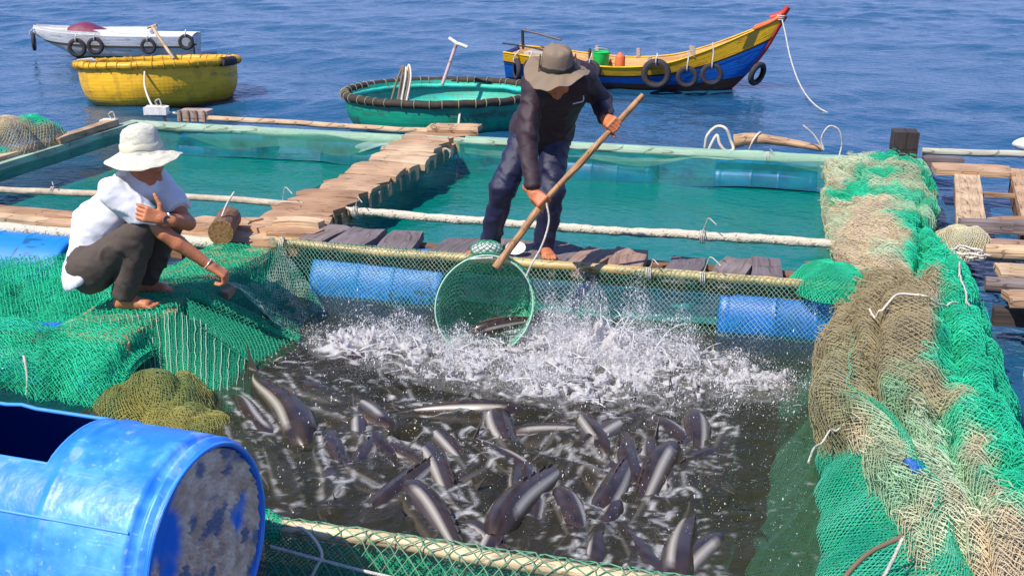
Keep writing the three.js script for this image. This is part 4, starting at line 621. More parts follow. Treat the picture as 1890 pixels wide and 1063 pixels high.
{ // blue and yellow wooden boat
  const B = thing('wooden_boat', 'blue and yellow wooden fishing boat with a red upswept bow', 'boat', [-4.62, 0, -16.63]);
  const L = 3.78, s = tab([0, 0.12, 0.3, 0.45, 0.6, 0.72, 0.84, 1], [0.44, 0.40, 0.33, 0.31, 0.37, 0.51, 0.70, 0.98]), k = tab([0, 0.68, 0.8, 0.9, 1], [-0.12, -0.14, -0.06, 0.30, 0.94]), b = tab([0, 0.12, 0.35, 0.6, 0.8, 0.93, 1], [0.44, 0.53, 0.59, 0.54, 0.33, 0.12, 0.012]);
  const H = hull({ L, b, k, s, x: (t, y) => L * t, pow: 0.36 });
  const Y = paintM([0.84, 0.46, 0.006]), BL = paintM([0.004, 0.13, 0.54]), BR = paintM([0.10, 0.038, 0.022], 0.7), BK = std([0.02, 0.018, 0.018], 0.6), RD = paintM([0.50, 0.03, 0.012]), OR = wood([0.62, 0.36, 0.15], 1);
  const top = (t) => s(t), yb = (t) => Math.max(k(t) + 0.004, s(t) - 0.125 - 0.09 * sst(0.5, 0.9, t)), bb = (t) => Math.max(k(t) + 0.003, yb(t) - 0.022), wl = (t) => Math.max(k(t) + 0.002, Math.min(bb(t) - 0.001, 0.075 + 0.6 * Math.max(0, t - 0.68))), kk = (t) => k(t);
  part('bottom', H.both(kk, wl, 6, 0), BR, B); part('topside', H.both(wl, bb, 8, 0.002), BL, B); part('rubbing_strake', H.both(bb, yb, 2, 0.014), BK, B); part('sheer_strake', H.both(yb, top, 4, 0.008), Y, B);
  part('inner_planking', H.both((t) => mix(k(t), s(t), 0.3), top, 6, -0.035, 0, 0.97), OR, B);
  part('gunwale', [1, -1].map((g) => sheet((u, v) => { const t = u * 0.99; return V(L * t, s(t) + 0.012 * Math.sin(v * Math.PI), g * Math.max(0.002, H.hw(t, s(t)) + mix(0.016, -0.045, v))); }, 70, 4, { su: L, sv: 0.1 })), Y, B);
  part('transom', sheet((u, v) => { const y = mix(k(0), s(0), v); return V(0.002, y, mix(-1, 1, u) * H.hw(0, y)); }, 10, 8, { su: 0.9, sv: 0.5 }), BL, B);
  part('floor', sheet((u, v) => { const t = mix(0.24, 0.8, u), y = 0.16 + 0.4 * Math.max(0, t - 0.6); return V(L * t, y, mix(-1, 1, v) * H.hw(t, y) * 0.95); }, 40, 4, { su: L, sv: 1 }), OR, B);
  const dk = part('stern_deck', sheet((u, v) => { const t = mix(0.004, 0.22, u); return V(L * t, s(t) - 0.05, mix(-1, 1, v) * (H.hw(t, s(t)) - 0.03)); }, 16, 6, { su: 0.9, sv: 1 }), OR, B); part('hatch', box(0.34, 0.05, 0.4, 0.42, 0.40, 0.05), wood([0.66, 0.60, 0.52], 1), dk);
  part('bow_deck', sheet((u, v) => { const t = mix(0.78, 0.975, u); return V(L * t, s(t) - 0.03, mix(-1, 1, v) * (H.hw(t, s(t)) - 0.02)); }, 16, 4, { su: 0.9, sv: 0.6 }), OR, B);
  for (const t of [0.34, 0.52, 0.66]) part('thwart', box(0.12, 0.035, 2 * H.hw(t, s(t)) - 0.07, L * t, s(t) - 0.06, 0), OR, B);
  for (const [t, g] of [[0.30, -1], [0.46, -1], [0.70, 1], [0.55, 1]]) { const hq = part('frame_post', box(0.05, 0.14, 0.05, L * t, s(t) + 0.05, g * (H.hw(t, s(t)) - 0.02)), wood([0.6, 0.5, 0.42], 1), B); }
  part('stem_post', tube([V(L * 0.795, -0.10, 0), V(L * 0.87, 0.20, 0), V(L * 0.935, 0.52, 0), V(L * 0.985, 0.88, 0), V(L * 1.003, 1.0, 0)], (t) => 0.036 + 0.008 * t, 8, { smooth: 30 }), RD, B);
  const hd = part('stem_head', tube([V(L * 0.955, 0.95, 0), V(L * 0.98, 0.99, 0), V(L * 1.0, 1.04, 0), V(L * 1.012, 1.11, 0)], (t) => 0.055 - 0.018 * t, 10, { smooth: 12 }), RD, B);
  part('bow_rail', tube([V(L * 0.90, 0.82, 0.16), V(L * 0.95, 0.90, 0.08), V(L * 0.99, 0.99, 0.03)], 0.03, 8, { smooth: 10 }), std([0.62, 0.14, 0.03], 0.5), B); part('bow_rail', tube([V(L * 0.90, 0.82, -0.16), V(L * 0.95, 0.90, -0.08), V(L * 0.99, 0.99, -0.03)], 0.03, 8, { smooth: 10 }), std([0.62, 0.14, 0.03], 0.5), B);
  const wrap = []; for (let i = 0; i <= 40; i++) { const a = i / 40 * Math.PI * 6; wrap.push(V(L * (0.985 + 0.0006 * i / 4) + 0.062 * Math.cos(a), 0.94 + i * 0.0018, 0.062 * Math.sin(a))); } part('bow_lashing', tube(wrap, 0.011, 5), M.ropeWhite, B);
  part('eye_panel', sheet((u, v) => { const t = mix(0.865, 0.90, u) + 0.02 * v, y = mix(yb(t) + 0.03, s(t) - 0.02, v); return V(L * t, y, H.hw(t, y) + 0.014); }, 6, 4), std([0.16, 0.12, 0.02], 0.7), B);
  part('pole_stub', tube([V(L * 0.70, s(0.70) - 0.05, 0.38), V(L * 0.688, s(0.7) + 0.12, 0.40)], 0.022, 7), M.pole, B);
  part('tiller_pole', tube([V(0.05, 0.66, -0.42), V(0.35, 0.62, -0.3), V(0.68, 0.56, -0.2)], 0.016, 7), std([0.12, 0.10, 0.10], 0.5, { metalness: 0.3 }), B); part('tiller_post', tube([V(0.06, 0.38, -0.42), V(0.05, 0.66, -0.42)], 0.022, 7), BK, B);
  part('stern_rod', tube([V(-0.16, 0.50, -0.1), V(0.25, 0.47, 0.0), V(0.48, 0.44, 0.06)], 0.012, 6), BK, B);
  part('rail_wrap', tube([V(L * 0.272, s(0.27) - 0.1, -0.52), V(L * 0.272, s(0.27) + 0.05, -0.56), V(L * 0.268, s(0.27) + 0.03, -0.60), V(L * 0.268, s(0.27) - 0.12, -0.6)], 0.02, 6, { smooth: 12 }), BK, B);
  const GB = 'tyres hung along the blue and yellow boat', lab = 'dark tyre fender hung on the side of the blue and yellow boat';
  tyre(-2.43, 0.25, -15.985, 0.205, 0.02, 'large dark tyre fender amidships on the blue and yellow boat', GB, 0, 1, 0.06);
  tyre(-2.02, 0.22, -16.02, 0.15, 0.06, lab, GB, 0.05, 0.9, 0.18); tyre(-1.70, 0.26, -16.06, 0.155, 0.15, lab, GB, 0.05, 0.9, 0.26);
  tyre(-1.13, 0.24, -16.42, 0.17, 0.95, 'dark tyre fender slung under the red stem of the wooden boat', GB, 0.5, 0.9, 0);
  tyre(-4.40, 0.22, -16.12, 0.15, -1.05, 'dark tyre fender hung at the stern corner of the wooden boat', GB, 0, 0.9, 0.1); tyre(-4.18, 0.24, -16.06, 0.14, -0.4, lab, GB, 0, 0.9, 0.1); tyre(-3.33, 0.25, -16.02, 0.15, -0.2, lab, GB, 0, 0.9, 0.08);
  const bk = thing('bucket', 'bright green plastic bucket standing in the wooden boat', 'bucket', [-3.27, 0.24, -16.42]); const bp = [[0, 0], [0.10, 0], [0.118, 0.21], [0.126, 0.215], [0.126, 0.225], [0.112, 0.22], [0.094, 0.01], [0, 0.012]]; part('pail', new THREE.LatheGeometry(bp.map(([a, c]) => new THREE.Vector2(a, c)), 28), std([0.01, 0.55, 0.10], 0.35), bk); part('handle', tube([V(-0.125, 0.2, 0), V(-0.1, 0.26, 0.05), V(0, 0.28, 0.08), V(0.1, 0.26, 0.05), V(0.125, 0.2, 0)], 0.006, 6, { smooth: 16 }), M.ropeWhite, bk);
  const ob = thing('orange_can', 'small orange can beside the green bucket in the wooden boat', 'can', [-3.02, 0.26, -16.52]); part('can', new THREE.LatheGeometry([[0, 0], [0.065, 0], [0.07, 0.01], [0.07, 0.13], [0.05, 0.16], [0.025, 0.165], [0.025, 0.19], [0, 0.19]].map(([a, c]) => new THREE.Vector2(a, c)), 20), std([0.72, 0.16, 0.05], 0.5), ob);
  const rp = []; for (const [x, y, z] of [[-0.87, 0.97, -16.6], [-0.80, 0.78, -16.45], [-0.70, 0.52, -16.1], [-0.55, 0.25, -15.7], [-0.36, 0.08, -15.25], [-0.16, 0.005, -14.95], [0.2, -0.06, -14.7]]) rp.push(V(x, y, z)); single('mooring_rope', tube(rp, 0.010, 6, { smooth: 60 }), M.ropeWhite, 'white mooring rope falling from the red bow into the sea', 'rope');
}
{ // white boat
  const W = thing('white_boat', 'low white fishing boat with a maroon cover on its deck', 'boat', [-10.36, 0, -17.86], -2.829);
  const L = 2.62, s = tab([0, 0.5, 0.85, 1], [0.35, 0.37, 0.42, 0.47]), k = tab([0, 0.55, 0.72, 0.85, 1], [-0.12, -0.12, -0.03, 0.14, 0.36]), b = tab([0, 0.4, 0.75, 0.92, 1], [0.36, 0.42, 0.36, 0.2, 0.06]);
  const H = hull({ L, b, k, s, x: (t) => L * t, pow: 0.3 }); const WH = paintM([0.86, 0.84, 0.80], 0.4), LW = paintM([0.74, 0.71, 0.64], 0.5), OL = paintM([0.20, 0.17, 0.03], 0.6);
  const r0 = (t) => Math.max(k(t) + 0.004, s(t) - 0.16), r1 = (t) => Math.max(k(t) + 0.003, s(t) - 0.19), wl = (t) => Math.max(k(t) + 0.002, Math.min(r1(t) - 0.001, 0.035));
  part('bottom', H.both(k, wl, 5, 0), OL, W); part('topside', H.both(wl, r1, 5, 0.0), LW, W); part('rubbing_strake', H.both(r1, r0, 2, 0.02), std([0.12, 0.09, 0.03], 0.6), W); part('sheer_strake', H.both(r0, (t) => s(t), 4, 0.012), WH, W);
  part('deck', sheet((u, v) => { const t = u; return V(L * t, s(t) - 0.006 + 0.03 * (1 - (2 * v - 1) ** 2), mix(-1, 1, v) * (H.hw(t, s(t)) + 0.008)); }, 40, 8, { su: L, sv: 0.8 }), WH, W); part('transom', sheet((u, v) => { const y = mix(k(0), s(0), v); return V(0.001, y, mix(-1, 1, u) * H.hw(0, y)); }, 8, 6), LW, W);
  part('bulwark', [1, -1].map((g) => sheet((u, v) => { const t = mix(0.55, 0.995, u); return V(L * t, s(t) + mix(0, 0.05, v), g * H.hw(t, s(t)) * 0.98); }, 30, 2)), WH, W);
  part('coaming', [box(0.9, 0.06, 0.02, 1.15, 0.42, 0.22), box(0.9, 0.06, 0.02, 1.15, 0.42, -0.22), box(0.02, 0.06, 0.44, 0.7, 0.42, 0), box(0.02, 0.06, 0.44, 1.6, 0.42, 0)], WH, W);
  const cv = sheet((u, v) => V(1.52 + u * 0.5, 0.42 + 0.13 * Math.sin(u * 2.6) * (1 - (2 * v - 1) ** 4) + 0.02 * fbm(u * 6, v * 6, 1, 2), mix(-0.26, 0.26, v)), 16, 12); part('cover', cv, std([0.19, 0.03, 0.07], 0.6), W);
  const G = 'tyres hung along the white boat', lb = 'worn tyre fender hung on the side of the white boat'; const at = (x, z) => { const c = Math.cos(-2.829), sn = Math.sin(-2.829); return [-10.36 + x * c + z * sn, -17.86 - x * sn + z * c]; };
  for (const [lx, y, R, dz, yaw, l] of [[1.82, 0.19, 0.155, -0.46, 0.313, lb], [1.52, 0.22, 0.14, -0.48, 0.313, lb], [0.68, 0.21, 0.13, -0.47, 0.313, lb], [0.08, 0.27, 0.13, -0.43, 0.313, 'worn tyre fender at the stern end of the white boat'], [2.62, 0.25, 0.15, -0.10, -1.0, 'worn tyre fender hung over the bow of the white boat']]) { const [x, z] = at(lx, dz); tyre(x, y, z, R, yaw, l, G, 0, 0.8, 0.06); }
  const sp = thing('stern_pole', 'thin dark rod standing in the water behind the white boat', 'rod', [-10.22, 0, -17.5]); part('rod', tube([V(0, -0.2, 0), V(0.01, 0.16, 0), V(0.0, 0.34, 0)], 0.012, 6), M.dark, sp); part('cross_bar', tube([V(-0.05, 0.22, 0), V(0.06, 0.23, 0)], 0.012, 6), M.dark, sp);
}
function coracle(name, label, pos, R, h, out, inn, rimM, lashM, tilt, seed, rimT = 0.05) {
  const B = thing(name, label, 'boat', pos); B.rotation.set(tilt[0], tilt[1], tilt[2]);
  const prof = (o) => { const q = []; for (const [r, y] of [[0, -0.16], [0.45, -0.155], [0.68, -0.13], [0.84, -0.05], [0.935, 0.07], [0.985, 0.24], [1.0, 0.42], [1.0, 0.6]]) q.push(new THREE.Vector2(Math.max(0, r * R - o), -0.15 + (y + 0.16) / 0.76 * (h + 0.15) + o * (r < 0.8 ? 1 : 0))); return new THREE.SplineCurve(q).getPoints(26); };
  const lump = (g) => { const p = g.attributes.position; for (let i = 0; i < p.count; i++) { const x = p.getX(i), z = p.getZ(i), k = 1 + 0.02 * vn(x * 1.6 + seed, z * 1.6, p.getY(i) * 2) + 0.006 * fbm(x * 6, z * 6, p.getY(i) * 6, 2); p.setX(i, x * k); p.setZ(i, z * k); } g.computeVertexNormals(); return g; };
  part('hull', lump(new THREE.LatheGeometry(prof(0), 72)), out, B); part('lining', lump(new THREE.LatheGeometry(prof(0.03), 72)), inn, B);
  const ring = (r, y, th, m, n) => { const pts = []; for (let i = 0; i <= 96; i++) { const a = i / 96 * Math.PI * 2; pts.push(V(Math.cos(a) * r, y + 0.008 * vn(i * 0.7, seed, 0), Math.sin(a) * r)); } return part(n, tube(pts, th, 10, { bump: 0.12, seed, caps: false }), m, B); };
  ring(R * 1.012, h - 0.01, rimT, rimM, 'rim'); ring(R * 0.955, h - 0.07, 0.028, inn, 'inner_hoop');
  const Ls = []; for (let i = 0; i < 46; i++) { const a = (i + 0.3 * vn(i * 3.3, seed, 1)) / 46 * Math.PI * 2, g = new THREE.TorusGeometry(rimT + 0.006, 0.006, 4, 12); g.rotateY(-a); g.translate(Math.cos(a) * R * 1.01, h - 0.012, Math.sin(a) * R * 1.01); Ls.push(g); } part('lashings', Ls, lashM, B).userData.kind = 'stuff';
  return B;
}
const hullPaint = (c, stain, rough = 0.5, seed = 0, wl = 0.62) => std([1, 1, 1], rough, { bumpMap: rep(T.basket, 14, 3), bumpScale: 0.0022, map: tex(512, (u, v) => { const a = tfbm(u, v, 6, 5, seed), b = tfbm(u, v, 40, 3, seed + 9), st = tfbm(u * 1, v * 0.12, 60, 3, seed + 30); const g = sst(0.02, 0.10, wl - v + 0.16 * a + 0.05 * b) * 0.85, p = sst(0.20, 0.26, a + 0.3 * b) * 0.55, k = sst(0.16, 0.3, st + 0.3 * a) * 0.35; return lerp3(c.map((x) => x * (1 + 0.22 * b)), stain, clamp(g + p + k, 0, 0.9)); }) });
{
  const yel = hullPaint([0.80, 0.45, 0.018], [0.34, 0.20, 0.03], 0.45, 3), yrim = paintM([0.78, 0.43, 0.02], 0.45), yin = paintM([0.80, 0.47, 0.02], 0.5);
  const B = coracle('round_boat', 'yellow round basket boat moored behind the crouching person', [-8.62, 0.0, -13.85], 1.0, 0.47, yel, yin, yrim, std([0.5, 0.27, 0.02], 0.8), [-0.075, 0, 0.045], 3, 0.045);
  const nb = part('rim_bumper', tube([V(-1.02, 0.45, 0.22), V(-1.03, 0.45, 0.08), V(-1.03, 0.45, -0.05)], 0.07, 10, { bump: 0.2 }), M.foamBlock, B);
  part('bumper', tube([V(1.02, 0.46, 0.2), V(1.05, 0.46, 0.05), V(1.03, 0.46, -0.1)], 0.06, 10, { bump: 0.2 }), M.tyre, B);
  const oar = thing('oar', 'pale wooden oar leaning out of the yellow round boat', 'oar'); part('shaft', tube([V(-8.75, 0.42, -14.45), V(-9.0, 0.62, -14.6), V(-9.22, 0.80, -14.75)], 0.022, 8), M.tan[2], oar); part('grip', tube([V(-9.30, 0.785, -14.75), V(-9.15, 0.83, -14.75)], 0.018, 7), M.tan[2], oar);
  single('mooring_rope', tube([V(-8.26, 0.47, -12.95), V(-8.12, 0.36, -12.70), V(-7.75, 0.24, -12.2), V(-7.2, 0.26, -11.5), V(-6.68, 0.36, -10.98)], 0.013, 6, { smooth: 40 }), M.rope, 'rope from the yellow round boat to the far pole', 'rope');
  const G = coracle('round_boat', 'green round basket boat with a pale aqua inside behind the standing person', [-4.52, -0.02, -13.28], 1.14, 0.36, hullPaint([0.004, 0.27, 0.16], [0.03, 0.10, 0.06], 0.45, 11), hullPaint([0.04, 0.64, 0.47], [0.10, 0.40, 0.28], 0.45, 17, -1), std([0.05, 0.036, 0.02], 0.8, { map: rep(T.mott, 3) }), std([0.30, 0.27, 0.17], 0.8), [-0.028, 0, 0.012], 8, 0.044);
  const rb = thing('rope_bundle', 'brown rope hung over the rim inside the green round boat', 'rope'); for (let i = 0; i < 6; i++) { const o = (i - 2.5) * 0.016 + 0.03 * vn(i * 2.7, 1, 0), q = 0.05 * vn(i * 1.9, 5, 0); part('strand', tube([V(-5.22 + o * 2, 0.10 + q, -13.72), V(-5.24 + o, 0.36, -13.85 + q), V(-5.20 + o * 0.6, 0.52 + q, -13.9), V(-5.17 + o, 0.42, -13.82), V(-5.18 + o, 0.10, -13.65)], 0.014, 6, { smooth: 20 }), i % 2 ? M.rope : M.ropeDark, rb); }
  const pd = thing('cross_handled_paddle', 'red and white pole with a cross handle standing in the green round boat', 'paddle'); part('pole', tube([V(-4.76, 0.30, -13.95), V(-4.68, 0.55, -14.0), V(-4.60, 0.80, -14.05)], 0.022, 8), std([0.62, 0.42, 0.40], 0.6, { map: rep(T.wear, 2) }), pd); part('cross_handle', tube([V(-4.70, 0.86, -14.05), V(-4.60, 0.80, -14.05), V(-4.46, 0.755, -14.05)], 0.024, 8), M.foamBlock, pd);
  single('mooring_rope', tube([V(-4.0, 0.34, -12.35), V(-3.98, 0.2, -12.2), V(-3.9, 0.06, -11.9), V(-3.75, 0.15, -11.4), V(-3.6, 0.28, -11.05)], 0.013, 6, { smooth: 40 }), M.rope, 'rope from the green round boat to the end of the plank walkway', 'rope');
}
// ---------------------------------------------------------------- people
const add = (a, b, k = 1) => [a[0] + b[0] * k, a[1] + b[1] * k, a[2] + b[2] * k], sub3 = (a, b) => [a[0] - b[0], a[1] - b[1], a[2] - b[2]], nrm = (a) => { const l = Math.hypot(...a) || 1; return a.map((x) => x / l); }, crs = (a, b) => [a[1] * b[2] - a[2] * b[1], a[2] * b[0] - a[0] * b[2], a[0] * b[1] - a[1] * b[0]], mid = (a, b, t = 0.5) => lerp3(a, b, t);
function handGeo(wrist, d, n, sg, curl = [1, 1, 1, 1], thumb = [0.6, 0.7, 0.35], s = 1) {
  d = nrm(d); n = nrm(add(n, d, -(n[0] * d[0] + n[1] * d[1] + n[2] * d[2]))); const sd = crs(d, n).map((x) => x * sg), at = (a, b, c) => add(add(add(wrist, d, a * s), sd, b * s), n, c * s);
  const F = new Field(wrist.map((x) => x - 0.21), wrist.map((x) => x + 0.21), 0.0042);
  F.cap(at(-0.05, 0, 0), at(0.01, 0, 0), 0.027 * s, 0.026 * s, 0.01);
  for (let i = 0; i < 4; i++) { const o = (1.5 - i) * 0.0195; F.cap(at(0.0, o * 0.6, 0), at(0.082, o, -0.002), 0.016 * s, 0.0125 * s, 0.014); }
  for (let i = 0; i < 4; i++) {
    const o = (1.5 - i) * 0.0205, ln = [0.94, 1.05, 1, 0.8][i]; let p = at(0.084, o, 0), th = 0.25; const L = [0.042, 0.027, 0.022], bend = [0.75, 0.95, 0.6];
    for (let k = 0; k < 3; k++) { th += bend[k] * curl[i]; const q = add(add(p, d, Math.cos(th) * L[k] * ln * s), n, Math.sin(th) * L[k] * ln * s); F.cap(p, q, (0.0105 - k * 0.0009) * s, (0.0098 - k * 0.0009) * s, 0.003); p = q; }
  }
  const tb = nrm(add(add(d.map((x) => x * thumb[0]), sd, thumb[1]), n, thumb[2])); let p = at(0.018, 0.026, 0.004), q = add(p, tb, 0.042 * s); F.cap(p, q, 0.016 * s, 0.0125 * s, 0.008); const t2 = nrm(add(add(tb, d, 0.55), n, 0.3)); F.cap(q, add(q, t2, 0.032 * s), 0.0118 * s, 0.0105 * s, 0.003); F.cap(add(q, t2, 0.032 * s), add(q, t2, 0.055 * s), 0.0105 * s, 0.0088 * s, 0.003);
  return F.mesh();
}
function grip(c, a, hint, sg, s = 1.05) {   // a fist closed on a shaft through c along a
  a = nrm(a); const dot = hint[0] * a[0] + hint[1] * a[1] + hint[2] * a[2], d = nrm(add(hint, a, -dot)), n = crs(a, d).map((x) => x * sg), wrist = add(add(c, d, -0.078 * s), n, -0.027 * s);
  return { wrist, geo: handGeo(wrist, d, n, -sg, [1.42, 1.42, 1.42, 1.42], [0.75, 0.25, 0.75], s) };
}
function footGeo(ankle, heel, ball, toeDir, sg, s = 1) {
  const F = new Field([0, 1, 2].map((k) => Math.min(ankle[k], heel[k], ball[k]) - 0.1), [0, 1, 2].map((k) => Math.max(ankle[k], heel[k], ball[k]) + 0.12), 0.005), f = nrm(sub3(ball, heel)), sd = nrm(crs(f, [0, 1, 0]));
  F.cap(ankle, heel, 0.034, 0.031, 0.02); F.cap(heel, ball, 0.031, 0.024, 0.02); F.cap(ankle, mid(heel, ball, 0.75), 0.033, 0.026, 0.025); for (const o of [-0.022, 0.022]) F.cap(mid(heel, ball, 0.5), add(ball, sd, o), 0.025, 0.02, 0.02);
  for (let i = 0; i < 5; i++) { const o = (i - 2) * 0.0185 * sg, l = [0.05, 0.052, 0.045, 0.038, 0.03][i]; const p = add(ball, sd, o * 0.95); p[1] -= 0.006; F.cap(p, add(add(p, nrm(toeDir), l), [0, -0.006, 0]), i ? 0.0105 : 0.0145, i ? 0.009 : 0.012, 0.004); }
  return F.mesh();
}
function headGeo() {
  const F = new Field([-0.13, -0.17, -0.14], [0.13, 0.16, 0.15], 0.006);
  F.ell([0, 0.03, -0.012], [0.076, 0.098, 0.098], 0.01).ell([0, -0.045, 0.022], [0.056, 0.062, 0.066], 0.03).ell([0, -0.095, 0.055], [0.024, 0.02, 0.022], 0.025);
  F.cap([-0.035, 0.022, 0.078], [0.035, 0.022, 0.078], 0.014, 0.014, 0.015).cap([0, 0.012, 0.086], [0, -0.028, 0.106], 0.009, 0.014, 0.012).cap([-0.013, -0.032, 0.094], [0.013, -0.032, 0.094], 0.009, 0.009, 0.006);
  F.sub([-0.031, 0.002, 0.098], 0.017, 0.012).sub([0.031, 0.002, 0.098], 0.017, 0.012);
  for (const s of [-1, 1]) { F.ell([s * 0.046, -0.012, 0.062], [0.02, 0.018, 0.02], 0.02); F.ell([s * 0.081, -0.004, -0.008], [0.011, 0.031, 0.021], 0.006); }
  F.cap([-0.02, -0.058, 0.084], [0.02, -0.058, 0.084], 0.0075, 0.0075, 0.006).cap([-0.017, -0.07, 0.082], [0.017, -0.07, 0.082], 0.0085, 0.0085, 0.006); F.cap([0, -0.06, -0.02], [0, -0.15, -0.04], 0.055, 0.055, 0.03);
  return F.mesh();
}
const basis = (pos, front, up) => { const z = V(...nrm(front)), y0 = V(...up), x = y0.clone().cross(z).normalize(), y = z.clone().cross(x); const m = new THREE.Matrix4().makeBasis(x, y, z); m.setPosition(...pos); return m; };
const fold = (amp, sx = 14, sy = 14, seed = 0) => (x, y, z, nx, ny, nz) => { const w = 0.05 * fbm(x * 7, y * 7, z * 7 + seed, 2); x += w; y += w; const a = fbm(x * sx + seed, y * sy, z * sx, 3), r = 1 - Math.abs(fbm(x * sx * 0.6 + y * sy * 0.5 + seed, y * sy * 0.6 - z * 4, z * sx * 0.5, 2)) * 4; const c = Math.pow(Math.max(0, 1 - Math.abs(fbm((x + y * 0.7) * sx * 0.5 + seed, (y - x) * sy * 0.22, z * sx * 0.4, 2)) * 5), 1.5); return amp * (a * 0.7 + 0.3 * Math.max(-0.5, r) + 0.75 * c); };
const skinM = (c) => std(c, 0.5, { phys: true, sheen: 0.15, bumpMap: rep(T.fuzz, 9), bumpScale: 0.002, vertexColors: true });
const skinPaint = (g) => paint(g, (x, y, z) => { const k = 1 + 0.3 * fbm(x * 16, y * 16, z * 16, 3); return [k, k * (1 - 0.08 * fbm(x * 9, y * 9, z * 9, 2)), k]; });
const bag = (o) => o.map(([a, b, ra, rb]) => ({ a, b, ra, rb }));
function hatGeo(pts, seg, deform) { const g = new THREE.LatheGeometry(pts.map(([a, b]) => new THREE.Vector2(a, b)), seg), p = g.attributes.position; for (let i = 0; i < p.count; i++) { const v = deform(p.getX(i), p.getY(i), p.getZ(i)); p.setXYZ(i, ...v); } g.computeVertexNormals(); return g; }
{ // ---- standing, bent over the scoop net
  const PP = [-1.98, 0.318, -7.10], TURN = 15.5 * D2R, G = thing('person', 'person in dark long sleeves and grey sun hat bending with a scoop net', 'person', PP, TURN);
  const hipL = [0.285, 0.79, -0.08], hipR = [0.115, 0.79, -0.07], knL = [0.258, 0.43, 0.10], knR = [-0.045, 0.455, 0.09], anL = [0.215, 0.08, 0.02], anR = [-0.13, 0.085, -0.03];
  const shL = [0.435, 1.165, 0.29], shR = [0.145, 1.12, 0.32], elL = [0.552, 1.00, 0.18], elR = [0.098, 0.86, 0.46], neck = [0.28, 1.16, 0.35], head = [0.27, 1.185, 0.46], pel = mid(hipL, hipR), che = mid(shL, shR), wai = add(mid(pel, che, 0.42), [0, 0.02, -0.06]);
  const P1 = [0.605, 0.925, 0.53], P2 = [0.195, 0.495, 0.635], P3 = [-0.085, 0.14, 0.775], shaft = sub3(P1, P2), gL = grip(P1, shaft, [0.1, -0.25, 1], 1), gR = grip(P2, shaft, [0.35, -0.75, 0.65], 1); const wrL = gL.wrist, wrR = gR.wrist;
  const F = new Field([-0.32, -0.03, -0.32], [0.78, 1.62, 0.76], 0.012);
  const torso = (f, e) => { f.cap(add(hipL, [-0.02, 0, 0]), add(hipR, [0.02, 0, 0]), 0.10 + e, 0.10 + e, 0.05); f.cap(pel, wai, 0.115 + e, 0.11 + e, 0.05); for (const [h, s] of [[hipL, shL], [hipR, shR]]) { f.cap(mid(h, pel, 0.3), mid(s, che, 0.35), 0.085 + e, 0.095 + e, 0.06); } f.cap(wai, mid(che, wai, 0.2), 0.115 + e, 0.115 + e, 0.05); f.cap(shL, shR, 0.06 + e, 0.06 + e, 0.05); };
  torso(F, 0); F.cap(che, neck, 0.055, 0.05, 0.03); F.cap(neck, add(head, [0, -0.03, -0.02]), 0.05, 0.05, 0.02);
  for (const [h, k, a] of [[hipL, knL, anL], [hipR, knR, anR]]) { F.cap(h, k, 0.085, 0.056, 0.03); F.cap(k, mid(k, a, 0.35), 0.054, 0.056, 0.03); F.cap(mid(k, a, 0.35), a, 0.056, 0.036, 0.03); }
  for (const [s, e, w] of [[shL, elL, wrL], [shR, elR, wrR]]) { F.cap(s, e, 0.046, 0.038, 0.03); F.cap(e, mid(e, w, 0.3), 0.038, 0.04, 0.02); F.cap(mid(e, w, 0.3), w, 0.04, 0.026, 0.02); }
  const hm = basis(head, [0.02, -0.80, 0.60], [0, 0.60, 0.80]), hg = headGeo().applyMatrix4(hm);
  const parts = [F.mesh(), gL.geo, gR.geo, hg, footGeo(anL, [0.215, 0.032, -0.01], [0.24, 0.028, 0.13], [0.15, 0, 1], 1), footGeo(anR, [-0.12, 0.032, -0.05], [-0.22, 0.028, 0.06], [-0.75, 0, 0.7], -1)];
  part('body', skinPaint(mergeGeometries(parts)), skinM([0.52, 0.165, 0.065]), G);
  const cloth = std([0.034, 0.016, 0.023], 0.6, { phys: true, sheen: 0.1, sheenColor: lin(0.25, 0.2, 0.24), bumpMap: rep(T.weave, 4), bumpScale: 0.002 }), denim = std([0.012, 0.013, 0.045], 0.48, { phys: true, sheen: 0.12, sheenColor: lin(0.2, 0.2, 0.4), bumpMap: rep(T.weave, 4), bumpScale: 0.002 });
  const T1 = new Field([-0.32, -0.03, -0.36], [0.6, 1.2, 0.42], 0.011); T1.cap(add(hipL, [-0.03, 0.02, 0]), add(hipR, [0.03, 0.02, 0]), 0.125, 0.125, 0.05); T1.cap(pel, wai, 0.13, 0.125, 0.05);
  for (const [h, k, a] of [[hipL, knL, anL], [hipR, knR, anR]]) { T1.cap(h, k, 0.100, 0.074, 0.04); T1.cap(k, add(a, [0, -0.03, 0]), 0.074, 0.060, 0.03, true); }
  part('trousers', along(T1.mesh(), fold(0.013, 15, 19, 2)), denim, G);
  const T2 = new Field([-0.2, 0.5, -0.34], [0.8, 1.4, 0.74], 0.011); T2.cap(add(hipL, [-0.02, 0.0, 0]), add(hipR, [0.02, 0.0, 0]), 0.132, 0.132, 0.05); T2.cap(pel, wai, 0.14, 0.135, 0.05); for (const [h, s] of [[hipL, shL], [hipR, shR]]) T2.cap(mid(h, pel, 0.3), mid(s, che, 0.35), 0.105, 0.115, 0.06); T2.cap(wai, mid(che, wai, 0.2), 0.135, 0.135, 0.05); T2.cap(shL, shR, 0.074, 0.074, 0.05); T2.cap(che, add(neck, [0, 0.0, 0.0]), 0.075, 0.066, 0.03, true);
  for (const [s, e, w] of [[shL, elL, wrL], [shR, elR, wrR]]) { T2.cap(s, e, 0.068, 0.058, 0.03); T2.cap(e, mid(e, w, 0.93), 0.06, 0.044, 0.02, true); }
  part('shirt', along(T2.mesh(), fold(0.012, 15, 17, 7)), cloth, G);
